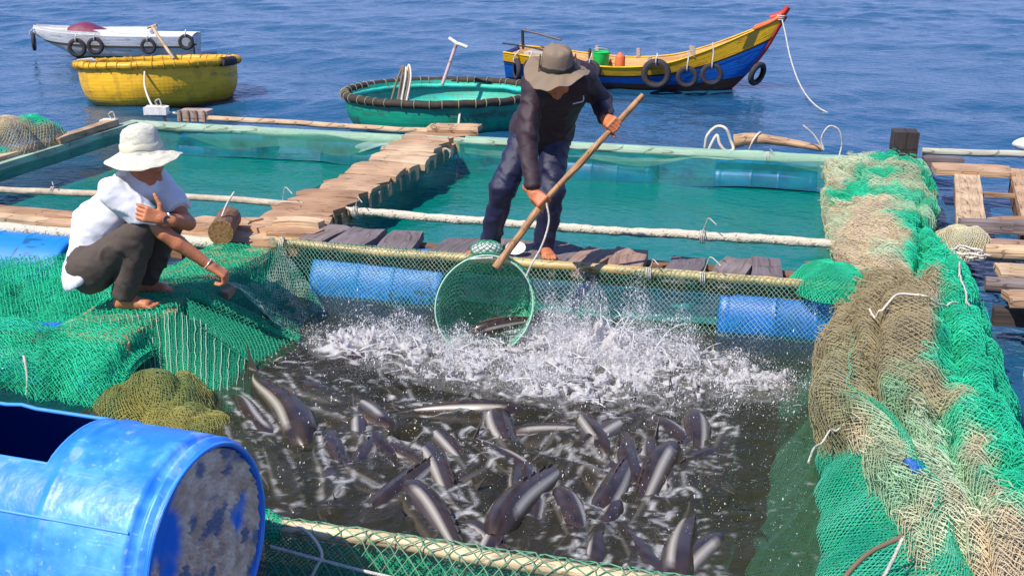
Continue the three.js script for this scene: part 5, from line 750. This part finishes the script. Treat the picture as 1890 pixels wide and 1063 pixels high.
  part('chest_mark', tube([V(0.365, 1.035, 0.435), V(0.395, 1.042, 0.43), V(0.425, 1.05, 0.42), V(0.428, 1.08, 0.41)], 0.004, 5, { smooth: 10 }), std([0.6, 0.6, 0.62], 0.6), G);
  const hatM = std([0.23, 0.165, 0.11], 0.75, { phys: true, sheen: 0.1, bumpMap: rep(T.weave, 5), bumpScale: 0.002 });
  const hat = new THREE.Group(); const crown = [[0.0, 0.150], [0.04, 0.149], [0.075, 0.142], [0.092, 0.122], [0.100, 0.08], [0.106, 0.03], [0.110, 0.018]], brim = [[0.104, 0.02], [0.14, 0.008], [0.175, -0.006], [0.205, -0.016], [0.207, -0.02], [0.203, -0.021], [0.17, -0.012], [0.13, 0.002], [0.104, 0.014]];
  const wig = (x, y, z) => { const a = Math.atan2(z, x), r = Math.hypot(x, z); const k = sst(0.1, 0.2, r); return [x * (1 + 0.03 * vn(Math.cos(a) * 2, Math.sin(a) * 2, y * 20)), y + k * (0.026 * Math.sin(2 * a + 0.6) + 0.026 * vn(Math.cos(a) * 3, Math.sin(a) * 3, 2)) + (1 - k) * 0.014 * vn(x * 30, y * 30, z * 30), z * (1 + 0.03 * vn(Math.cos(a) * 2 + 4, Math.sin(a) * 2, y * 20))]; };
  hat.applyMatrix4(basis(add(head, [0.0, 0.055, 0.02]), [0.02, -0.32, 0.95], [0.0, 0.95, 0.32])); hat.scale.setScalar(0.92); hat.name = 'sun_hat'; G.add(hat); part('crown', hatGeo(crown, 64, wig), hatM, hat); part('brim', hatGeo(brim, 72, wig), hatM, hat); part('hat_band', hatGeo([[0.105, 0.018], [0.110, 0.02], [0.109, 0.045], [0.104, 0.046]], 60, wig), std([0.03, 0.027, 0.02], 0.8), hat); part('chin_cord', tube([V(0.108, 0.12, 0.03), V(0.114, 0.06, 0.035), V(0.118, 0.01, 0.04)], 0.005, 5, { smooth: 8 }), M.ropeDark, hat); part('chin_cord', tube([V(-0.108, 0.12, 0.03), V(-0.114, 0.06, 0.035), V(-0.118, 0.01, 0.04)], 0.005, 5, { smooth: 8 }), M.ropeDark, hat);

  // ---- the scoop net in the hands
  const N = thing('scoop_net', 'wooden handled scoop net with a white hoop and green mesh bag', 'scoop net', PP, TURN);
  const dir = nrm(sub3(P1, P2)), P0 = add(P1, dir, 0.24); const hp = [P0, P1, mid(P1, P2), P2, mid(P2, P3), P3].map((p) => V(...p));
  const hM = std([0.46, 0.24, 0.10], 0.55, { map: rep(T.grain, 3, 1.5), bumpMap: T.grainB, bumpScale: 0.004 }); part('handle', tube(hp, (t) => 0.0165 + 0.007 * t + 0.002 * Math.sin(t * 21), 10, { smooth: 60, bump: 0.18, seed: 3 }), hM, N);
  const C = [-0.152, -0.085, 0.80], R = 0.285; const hc = (a, k = 1, o = 0) => V(C[0] + Math.cos(a) * R * k + 0.02 * Math.sin(a), C[1] + Math.sin(a) * R * k * 1.02, C[2] - 0.06 * Math.sin(a) * k + o);
  const hoop = []; for (let i = 0; i <= 72; i++) hoop.push(hc(i / 72 * Math.PI * 2 + 1.5)); part('hoop', tube(hoop, 0.0046, 8, { caps: false }), std([0.40, 0.62, 0.48], 0.5), N);
  const bagS = (off) => (u, v) => { const a = u * Math.PI * 2, k = Math.sqrt(Math.max(0, 1 - v * v * 0.98)) * (1 + off); const p = hc(a, k, 0); p.z -= 0.30 * v + off * 0.3; p.y -= 0.20 * v * v; p.x += 0.05 * v + 0.03 * fbm(Math.cos(a) * 3, Math.sin(a) * 3, v * 3, 2); return p; };
  part('bag_backing', sheet(bagS(0.03), 60, 14, { su: 1.9, sv: 0.5, closeU: true }), std([0.004, 0.30, 0.14], 0.8, { transparent: true, opacity: 0.72 }), N);
  part('bag_mesh', net(bagS(0), 96, 26, 0.0021, { wob: 0.004, col: (u, v) => lerp3([0.02, 0.42, 0.22], [0.30, 0.64, 0.46], clamp(0.5 + fbm(u * 14, v * 7, 2, 2))) }), M.cordVar, N);
  part('cord', tube([V(0.21, 0.50, 0.66), V(0.225, 0.40, 0.69), V(0.18, 0.26, 0.75), V(0.12, 0.16, 0.79), V(0.09, 0.09, 0.80)], 0.006, 6, { smooth: 26 }), M.ropeWhite, N);
  for (const [a, b] of [[1.2, [-0.07, 0.20, 0.77]], [1.95, [-0.1, 0.20, 0.77]]]) part('bridle', tube([hc(a), V(...b)], 0.007, 6), M.ropeWhite, N);
  const net0 = thing('white_float', 'white netted float lying by the bare foot at the scoop handle', 'float', [-2.10, 0.37, -6.97], 0.3); part('float', along(new THREE.SphereGeometry(0.1, 28, 18).scale(1.0, 0.55, 0.62), (x, y, z) => 0.008 * fbm(x * 14, y * 14, z * 14, 2)), M.foamBlock, net0); part('mesh', net((u, v) => { const a = u * 6.283, b = mix(0.15, 2.99, v); return V(Math.cos(a) * Math.sin(b) * 0.106, Math.cos(b) * 0.06, Math.sin(a) * Math.sin(b) * 0.068); }, 28, 12, 0.0022), M.darkCord, net0);
  const sh = thing('white_dish', 'white oval dish standing on the boards beside the scoop handle', 'dish', [-1.93, 0.36, -7.06], 0.1); sh.rotation.x = 0.9; const dg = new THREE.LatheGeometry([[0, 0], [0.045, 0.002], [0.062, 0.012], [0.068, 0.022], [0.064, 0.023], [0.055, 0.014], [0, 0.008]].map(([a, b]) => new THREE.Vector2(a, b)), 32); dg.scale(1, 1, 0.7); part('dish', dg, std([0.72, 0.68, 0.68], 0.4), sh);
}
{ // ---- crouching
  const G = thing('person', 'person in a white shirt and cream sun hat crouching and pulling up the net', 'person', [-3.76, 0.297, -5.58], 33 * D2R);
  const anR = [-0.06, 0.085, 0.0], anL = [0.06, 0.085, -0.25], knR = [0.075, 0.46, 0.06], knL = [0.245, 0.455, -0.20], hipR = [-0.225, 0.22, -0.06], hipL = [-0.175, 0.225, -0.25], shR = [-0.055, 0.675, 0.03], shL = [0.165, 0.65, -0.27], elR = [0.19, 0.445, 0.125], wrR = [0.42, 0.245, 0.15], elL = [0.328, 0.455, -0.02], wrL = [0.188, 0.54, 0.165], neck = [0.065, 0.735, -0.11], head = [0.125, 0.795, -0.06], pel = mid(hipR, hipL), che = mid(shR, shL), bk = add(mid(pel, che, 0.5), [-0.085, 0.0, -0.02]);
  const F = new Field([-0.45, -0.03, -0.48], [0.55, 1.05, 0.28], 0.012);
  F.cap(hipR, hipL, 0.105, 0.105, 0.05); F.cap(pel, bk, 0.11, 0.115, 0.06); F.cap(bk, che, 0.12, 0.11, 0.06); F.cap(shR, shL, 0.058, 0.058, 0.05); F.cap(che, neck, 0.06, 0.052, 0.03); F.cap(neck, add(head, [-0.01, -0.03, 0]), 0.05, 0.05, 0.02);
  for (const [h, k, a] of [[hipR, knR, anR], [hipL, knL, anL]]) { F.cap(h, k, 0.085, 0.056, 0.02); F.cap(k, mid(k, a, 0.35), 0.054, 0.056, 0.02); F.cap(mid(k, a, 0.35), a, 0.056, 0.036, 0.02); }
  for (const [s, e, w] of [[shR, elR, wrR], [shL, elL, wrL]]) { F.cap(s, e, 0.047, 0.041, 0.015); F.cap(e, mid(e, w, 0.3), 0.041, 0.044, 0.012); F.cap(mid(e, w, 0.3), w, 0.044, 0.027, 0.012); }
  const hgR = handGeo(wrR, [0.78, -0.55, 0.25], [-0.35, -0.75, -0.2], 1, [1.0, 1.1, 1.1, 1.05], [0.7, 0.35, 0.6], 1.1), hgL = handGeo(wrL, [-0.93, 0.36, 0.02], [-0.08, -0.1, -0.98], -1, [0.32, 0.3, 0.3, 0.34], [0.35, 1.0, 0.0], 1.08);
  const hm = basis(head, [0.80, -0.50, 0.36], [0.45, 0.85, 0.2]);
  part('body', skinPaint(mergeGeometries([F.mesh(), hgR, hgL, headGeo().applyMatrix4(hm), footGeo(anR, [-0.085, 0.03, -0.005], [0.06, 0.026, 0.05], [1, 0, 0.35], 1), footGeo(anL, [0.03, 0.03, -0.26], [0.165, 0.026, -0.22], [1, 0, 0.3], -1)])), skinM([0.52, 0.18, 0.075]), G);
  const tr = std([0.072, 0.052, 0.040], 0.8, { phys: true, sheen: 0.4, sheenColor: lin(0.2, 0.15, 0.12), bumpMap: rep(T.weave, 4), bumpScale: 0.002 }), ws = std([0.78, 0.77, 0.78], 0.85, { bumpMap: rep(T.weave, 4), bumpScale: 0.0015 });
  const T1 = new Field([-0.45, -0.03, -0.48], [0.42, 0.7, 0.28], 0.010); T1.cap(hipR, hipL, 0.128, 0.128, 0.04); T1.cap(pel, mid(pel, bk, 0.6), 0.128, 0.125, 0.04);
  for (const [h, k, a] of [[hipR, knR, anR], [hipL, knL, anL]]) { T1.cap(h, k, 0.112, 0.080, 0.025); T1.cap(k, add(a, [0, -0.015, 0]), 0.080, 0.066, 0.025, true); }
  part('trousers', along(T1.mesh(), fold(0.013, 15, 17, 4)), tr, G);
  const T2 = new Field([-0.5, 0.12, -0.5], [0.42, 0.95, 0.3], 0.010); T2.cap(add(hipR, [-0.03, -0.06, 0]), add(hipL, [-0.04, -0.06, 0]), 0.12, 0.12, 0.04); T2.cap(add(pel, [-0.03, -0.02, 0]), bk, 0.125, 0.128, 0.05); T2.cap(bk, che, 0.135, 0.118, 0.05); T2.cap(shR, shL, 0.070, 0.070, 0.04); T2.cap(che, add(neck, [0.0, -0.01, 0]), 0.082, 0.068, 0.03, true);
  T2.cap(shR, mid(shR, elR, 0.86), 0.080, 0.074, 0.03, true); T2.cap(shL, mid(shL, elL, 0.72), 0.084, 0.082, 0.03, true);
  T2.each([-0.6, 0, -0.6], [0.5, 1, 0.4], (x, y, z, d) => { const pl = (x + 0.10) * 0.86 - (y - 0.30) * 0.5; d = Math.max(d, 0.165 + 0.02 * vn(x * 9, z * 9, 1) - y + (x + 0.3) * 0.5); return y < 0.52 ? Math.max(d, Math.min(0.05, pl)) : d; });
  part('shirt', along(T2.mesh(), fold(0.011, 13, 17, 9)), ws, G);
  const hat = new THREE.Group(); hat.name = 'sun_hat'; hat.applyMatrix4(basis(add(head, [-0.01, 0.068, 0.0]), [0.93, 0.08, 0.34], [-0.10, 0.98, -0.10])); G.add(hat);
  const hatM = std([0.80, 0.76, 0.60], 0.85, { bumpMap: rep(T.weave, 5), bumpScale: 0.002, map: rep(T.mott, 3) });
  const wig = (x, y, z) => { const a = Math.atan2(z, x), r = Math.hypot(x, z), k = sst(0.11, 0.24, r); return [x * (1 + 0.035 * vn(Math.cos(a) * 2.2, Math.sin(a) * 2.2, y * 16)), y - k * (0.006 + 0.020 * Math.cos(2 * a + 0.5)) + 0.01 * k * vn(Math.cos(a) * 3, Math.sin(a) * 3, 2) + (1 - k) * 0.010 * vn(x * 22, y * 22, z * 22), z * (1 + 0.035 * vn(Math.cos(a) * 2.2 + 4, Math.sin(a) * 2.2, y * 16))]; };
  part('crown', hatGeo([[0, 0.155], [0.05, 0.153], [0.083, 0.143], [0.098, 0.12], [0.107, 0.075], [0.113, 0.03], [0.117, 0.012]], 64, wig), hatM, hat); part('brim', hatGeo([[0.110, 0.016], [0.142, -0.002], [0.178, -0.022], [0.210, -0.040], [0.212, -0.045], [0.207, -0.046], [0.172, -0.029], [0.138, -0.009], [0.108, 0.008]], 72, wig), hatM, hat);
  part('hat_band', hatGeo([[0.109, 0.016], [0.118, 0.02], [0.116, 0.048], [0.107, 0.05]], 60, (x, y, z) => { const v = wig(x, y, z), a = Math.atan2(z, x); v[1] += 0.008 * Math.sin(a * 5); return v; }), std([0.66, 0.60, 0.44], 0.85), hat);
  const fa = nrm(sub3(elL, wrL)), wc = add(wrL, fa, 0.022), ring = []; const e1 = nrm(crs(fa, [0.3, 1, 0])), e2 = crs(fa, e1); for (let i = 0; i <= 30; i++) { const a = i / 30 * 6.283; ring.push(V(...add(add(wc, e1, Math.cos(a) * 0.034), e2, Math.sin(a) * 0.034))); }
  const wt = new THREE.Group(); wt.name = 'wrist_watch'; G.add(wt); part('strap', tube(ring, 0.008, 8, { caps: false }), std([0.5, 0.5, 0.5], 0.3, { metalness: 0.8 }), wt); const fc = new THREE.CylinderGeometry(0.02, 0.021, 0.01, 24); fc.applyMatrix4(basis(add(wc, nrm([0.25, 0.15, 0.95]), 0.040), nrm(crs([1, 0, 0], [0.25, 0.15, 0.95])), [0.25, 0.15, 0.95])); part('watch_face', fc, std([0.03, 0.03, 0.04], 0.15), wt);
  const fb = nrm(sub3(wrR, elR)), bc = add(wrR, fb, -0.02), r2 = []; const g1 = nrm(crs(fb, [0, 1, 0.2])), g2 = crs(fb, g1); for (let i = 0; i <= 30; i++) { const a = i / 30 * 6.283; r2.push(V(...add(add(bc, g1, Math.cos(a) * 0.033), g2, Math.sin(a) * 0.033))); } part('bracelet', tube(r2, 0.0035, 6, { caps: false }), std([0.75, 0.75, 0.75], 0.3, { metalness: 0.5 }), G);
}
// ---------------------------------------------------------------- water, fish and splash in the near pen
const FISH = [[-1.48, -4.23, -0.85, 0.62], [-1.19, -4.10, -0.79, 0.5], [-1.65, -4.89, -0.89, 0.55], [-1.54, -4.59, -1.89, 0.5], [-1.20, -4.61, -1.68, 0.72], [-0.83, -4.84, -1.65, 0.62], [-0.69, -4.82, -1.66, 0.66], [-0.53, -5.31, -1.38, 0.6], [-0.49, -4.38, -1.49, 0.66], [-1.18, -5.29, -2.69, 0.55], [-0.62, -4.17, -1.61, 0.5], [-1.41, -4.93, -0.65, 0.5], [-0.91, -4.35, -1.1, 0.55], [-2.64, -5.17, -0.94, 0.78], [-2.79, -5.04, -0.77, 0.55], [-2.26, -5.27, -0.8, 0.55], [-2.17, -4.7, -1.04, 0.58], [-2.72, -5.83, 0.45, 0.45], [-2.12, -5.06, -1.04, 0.5], [-1.81, -4.8, -0.57, 0.45], [-1.75, -5.34, 0.18, 0.5]];
{ const r = rng(44); for (const f of FISH) f[3] *= 1.3; for (let i = 0; i < 34; i++) FISH.push([mix(-1.85, -0.42, Math.pow(r(), 0.8)), mix(-5.5, -4.05, r()), -1.45 + (r() - 0.5) * 1.5, 0.62 + r() * 0.3, 1]); for (let i = 0; i < 14; i++) FISH.push([mix(-2.8, -1.9, r()), mix(-5.6, -4.3, r()), -0.9 + (r() - 0.5) * 1.2, 0.55 + r() * 0.25, 1]); }
for (const f of FISH) f[1] = Math.min(f[1], -4.08);
// where the surface boils: two main splashes and the churned band before them
const gs = (x, z, cx, cz, sx, sz) => Math.exp(-(((x - cx) / sx) ** 2) - (((z - cz) / sz) ** 2));
const splashEnv = (x, z) => 0.78 * splashRaw(x, z);
const splashRaw = (x, z) => 0.34 * gs(x, z, -1.28, -6.34, 0.34, 0.17) + 0.17 * gs(x, z, -0.92, -6.30, 0.34, 0.16) + 0.16 * gs(x, z, -2.55, -6.10, 0.26, 0.13) + 0.11 * gs(x, z, -2.1, -6.1, 0.28, 0.14) + 0.04 * gs(x, z, -0.4, -6.15, 0.3, 0.15) + 0.05 * gs(x, z, -1.4, -5.85, 0.8, 0.2);
const foamEnv = (x, z) => clamp(1.15 * gs(x, z, -1.2, -6.2, 0.6, 0.30) + 1.1 * gs(x, z, -2.45, -6.0, 0.55, 0.26) + 0.70 * gs(x, z, -1.5, -5.65, 0.7, 0.22) + 0.55 * gs(x, z, -0.45, -6.05, 0.4, 0.14) + 0.12 * gs(x, z, -1.5, -4.8, 1.0, 0.7));
const penH = (x, z) => { const churn = clamp(gs(x, z, -1.5, -5.0, 1.25, 1.2) + foamEnv(x, z)); const rid = 1 - Math.abs(fbm(x * 4.2, z * 4.2, 3, 3)) * 3.2; return 0.004 * Math.sin(x * 9 + z * 5) + churn * (0.022 * rid + 0.022 * fbm(x * 11, z * 11, 7, 3) - 0.008) + 0.01 * fbm(x * 3, z * 3, 1, 2); };
const wake = (x, z) => { let s = 0; for (const [fx, fz, a, L, low] of FISH) { const dx = x - fx, dz = z - fz; if (dx * dx + dz * dz > 0.2) continue; const c = Math.cos(a), n = Math.sin(a), u = clamp(dx * c - dz * n, -L * 0.42, L * 0.36), ex = dx - u * c, ez = dz + u * n, d = Math.hypot(ex, ez), w = L * 0.082 * (1 - 0.5 * Math.abs(u / L)); s = Math.max(s, (low ? 0.55 : 1) * Math.exp(-(((d - w) / 0.010) ** 2))); } return s; };
const foamAmt = (x, z) => { const e = foamEnv(x, z), n = fbm(x * 7, z * 9, 5, 4), m = 1 - Math.abs(fbm(x * 9 + 5, z * 12, 15, 3)) * 4; const hi = fbm(x * 30, z * 42, 3, 3); return clamp(0.8 * sst(0.0, 0.55, e * 0.62 - 0.52 + n * 0.75 + 0.32 * m + 0.5 * hi) + 0.75 * wake(x, z) * sst(-0.12, 0.2, hi + 0.5 * vn(x * 9, z * 9, 4)) );  };
{
  const WATER = [0.040, 0.036, 0.020], FOAM = [0.80, 0.79, 0.78];
  const w = waterGrid(-3.62, 0.12, -6.95, -3.5, 340, 314, penH, null, (x, z) => { const g = clamp(gs(x, z, -0.05, -5, 0.35, 3) + gs(x, z, -2.9, -4.4, 0.6, 0.7)), b = lerp3(WATER, [0.048, 0.052, 0.016], g); return lerp3(b, FOAM, foamAmt(x, z)); });
  struct('near_pen_water', w, std([1, 1, 1], 0.12, { phys: true, ior: 1.33, vertexColors: true, bumpMap: rep(T.ripple, 2.2, 2.6), bumpScale: 0.012, transparent: true, opacity: 0.58 }));
}
function fishGeo(bend, seed) {
  const n = 24, m = 22, P = [], C = [], I = [], c = (t) => { const a = bend * Math.sin(t * 2.6 + seed) * 0.5; return [t - 0.5, a * (t - 0.3) * (t - 0.3)]; };
  for (let i = 0; i <= n; i++) {
    const t = i / n, [x, z] = c(t), w = 0.100 * Math.pow(Math.sin(Math.PI * Math.pow(t * 0.97 + 0.008, 0.62)), 0.8) * (1 - 0.25 * t) + 0.006, h = 0.098 * Math.pow(Math.sin(Math.PI * Math.pow(t * 0.97 + 0.008, 0.60)), 0.85) + 0.011;
    for (let k = 0; k <= m; k++) { const a = k / m * Math.PI * 2, y = Math.cos(a), s = Math.sin(a); P.push(x, y * h, z + s * w); const d = fbm(x * 22, y * 3, s * 3 + seed, 3); let col = lerp3([0.016, 0.010, 0.008], [0.050, 0.030, 0.020], clamp(0.5 + d * 1.4)); const st = Math.exp(-(((y - 0.58) / 0.10) ** 2)) * sst(0.12, 0.22, t); col = lerp3(col, [0.74, 0.68, 0.58], st * 0.9); col = lerp3(col, [0.44, 0.33, 0.24], sst(-0.05, -0.5, y)); C.push(...col); }
  }
  for (let i = 0; i < n; i++) for (let k = 0; k < m; k++) { const a = i * (m + 1) + k, b = a + m + 1; I.push(a, b, a + 1, a + 1, b, b + 1); }
  const g = new THREE.BufferGeometry(); g.setAttribute('position', new THREE.Float32BufferAttribute(P, 3)); g.setAttribute('color', new THREE.Float32BufferAttribute(C, 3)); g.setIndex(I); g.computeVertexNormals();
  const end = c(1), fin = (pts, th = 0.004) => { const s = new THREE.Shape(pts.map(([x, y]) => new THREE.Vector2(x, y))); const e = new THREE.ExtrudeGeometry(s, { depth: th, bevelEnabled: false, curveSegments: 6 }); e.translate(0, 0, -th / 2); return e; };
  const tail = fin([[-0.02, 0.012], [0.05, 0.05], [0.13, 0.135], [0.10, 0.05], [0.085, 0], [0.10, -0.05], [0.13, -0.12], [0.05, -0.045], [-0.02, -0.012]]); tail.rotateY(-bend * 0.35 * Math.sign(Math.sin(2.6 + seed))); tail.translate(end[0], 0, end[1]);
  const ds = []; for (const t of [0.42, 0.5, 0.58, 0.66, 0.74, 0.82]) { const [x, z] = c(t); const f = fin([[0, 0], [0.03, 0.022 * (1.2 - t)], [0.075, 0.01], [0.08, -0.01]]); f.translate(x, 0.098 * Math.pow(Math.sin(Math.PI * Math.pow(t, 0.60)), 0.85) + 0.006, z); ds.push(f); }
  const pf = (sg) => { const f = fin([[0, 0], [0.04, 0.02], [0.15, -0.01], [0.06, -0.035]]); f.rotateX(sg * 1.1); f.translate(-0.26, -0.01, sg * 0.065); return f; };
  return { g, tail, ds: mergeGeometries(ds), p: [pf(1), pf(-1)] };
}
const FG = [fishGeo(0.35, 0.3), fishGeo(-0.5, 1.1), fishGeo(0.8, 0.7), fishGeo(-0.95, 0.2), fishGeo(0.12, 2)];
const fishM = std([1, 1, 1], 0.34, { phys: true, specularIntensity: 0.8, vertexColors: true, clearcoat: 0.25, clearcoatRoughness: 0.1 }), finM = std([0.06, 0.045, 0.04], 0.35);
const eyeGeo = new THREE.SphereGeometry(0.009, 10, 8), eyeM = std([0.01, 0.01, 0.01], 0.1);
function fish(x, y, z, yaw, L, v, roll, pitch, label, group) { const f = thing('fish', label, 'fish', [x, y, z], 0, group); f.rotation.set(0, yaw, 0); f.rotateZ(pitch); f.rotateX(roll); f.scale.setScalar(L); const q = FG[v]; part('body', q.g, fishM, f); part('tail_fin', q.tail, finM, f); part('dorsal_fin', q.ds, finM, f); for (const p of q.p) part('pectoral_fin', p, finM, f); for (const e of [1, -1]) part('eye', eyeGeo, eyeM, f).position.set(-0.43, 0.018, e * 0.040); return f; }

{
  const r = rng(17);
  FISH.forEach(([x, z, a, L, low], i) => fish(x, penH(x, z) - (low ? 0.072 : 0.046) - r() * 0.02 + (L - 0.5) * 0.03, z, a + Math.PI * (r() < 0.35 ? 0 : 1), L, Math.floor(r() * 5), (r() - 0.5) * (low ? 1.2 : 1.7), (r() - 0.5) * (low ? 0.06 : 0.16), 'dark brown fish with a pale side stripe thrashing at the water surface', 'fish crowded in the near pen'));
  fish(-1.80, 0.10, -6.40, 0.55, 0.46, 0, 0.6, 0.12, 'dark fish lying inside the hoop of the scoop net');
}
// splash: froth heaped by the fish, jets and drops
{
  const F = new Field([-3.15, -0.07, -6.72], [0.05, 0.50, -5.35], 0.0115);
  F.each([-4, -1, -8], [1, 1, -4], (x, y, z) => { const e = splashEnv(x, z); if (e < 0.012 || y > e * 1.7 + 0.04) return 0.2; const sp = Math.pow(clamp(0.5 + 0.95 * fbm(x * 9, z * 9, 4, 3)), 1.5), Hh = e * (0.10 + 0.95 * sp) - 0.024; const n = fbm(x * 24 + y * 6, y * 16, z * 24, 3), rd = Math.abs(fbm(x * 15, y * 10 - x * 3, z * 15 + 7, 2)); const fz = fbm(x * 62, y * 48, z * 62, 2); return (y - Hh) * 0.5 + 0.075 * n + 0.06 * fz + 0.24 * rd * clamp(0.3 + y * 5) - 0.004 + 0.025 * clamp(y * 4); });
  const foamM = std([0.80, 0.78, 0.78], 0.4, { phys: true, transmission: 0.55, ior: 1.33 }), dropM = std([0.86, 0.85, 0.86], 0.3, { phys: true, transmission: 0.3, ior: 1.33 });
  const S = thing('splash', 'white froth thrown up by the fish around the scoop net', 'splash'); S.userData.kind = 'stuff';
  part('froth', F.mesh(), foamM, S);
  const r = rng(9), J = []; let guard = 0;
  while (J.length < 120 && guard++ < 9000) { const x = mix(-3.0, 0, r()), z = mix(-6.6, -5.3, r()), e = splashEnv(x, z); if (r() > e * 5) continue; const h = e * (0.2 + r() * 0.75) + 0.02, dx = (r() - 0.5) * 0.34, dz = (r() - 0.5) * 0.26, pts = []; const y0 = e * 0.3; for (let k = 0; k <= 6; k++) { const t = k / 6; pts.push(V(x + dx * t, y0 + h * (t * 1.5 - t * t * 0.8), z + dz * t)); } J.push(tube(pts, (t) => (0.0032 + 0.002 * Math.sin(t * 19 + x * 40)) * (1 - t * 0.75) + 0.0006, 5)); }
  part('jets', J, dropM, S);
  const dg = new THREE.IcosahedronGeometry(1, 0), N = 150000, I = new THREE.InstancedMesh(dg, dropM, N), q = new THREE.Matrix4(), s = V(1, 1, 1), ro = new THREE.Quaternion(), eu = new THREE.Euler(); let c = 0; guard = 0;
  while (c < N && guard++ < 3000000) { const far = r() < 0.025, x = mix(-3.1, 0, r()), z = mix(-6.8, -4.2, r()), e = far ? 0.06 * foamEnv(x, z) + 0.02 : splashEnv(x, z) * 1.1; if (r() > e * 4 * (far ? 1 : Math.pow(clamp(0.5 + 1.1 * fbm(x * 7, z * 7, 2, 3)), 1.6) * 1.6)) continue; const y = penH(x, z) + (far ? Math.pow(r(), 3) * 0.25 : Math.pow(r(), 1.5) * (e * 1.7 + 0.05) * (0.7 + 0.6 * vn(x * 13, z * 13, 6))), R = 0.0005 + 0.0006 * r() + 0.003 * Math.pow(r(), 18); eu.set((r() - 0.5) * 1.2, r() * 6, (r() - 0.5) * 1.2); s.set(R, R * (1 + r() * 2.4), R); q.compose(V(x, y, z), ro.setFromEuler(eu), s); I.setMatrixAt(c++, q); }
  I.count = c; I.name = 'drops'; I.castShadow = I.receiveShadow = true; S.add(I);
}
renderer.render(scene, camera);
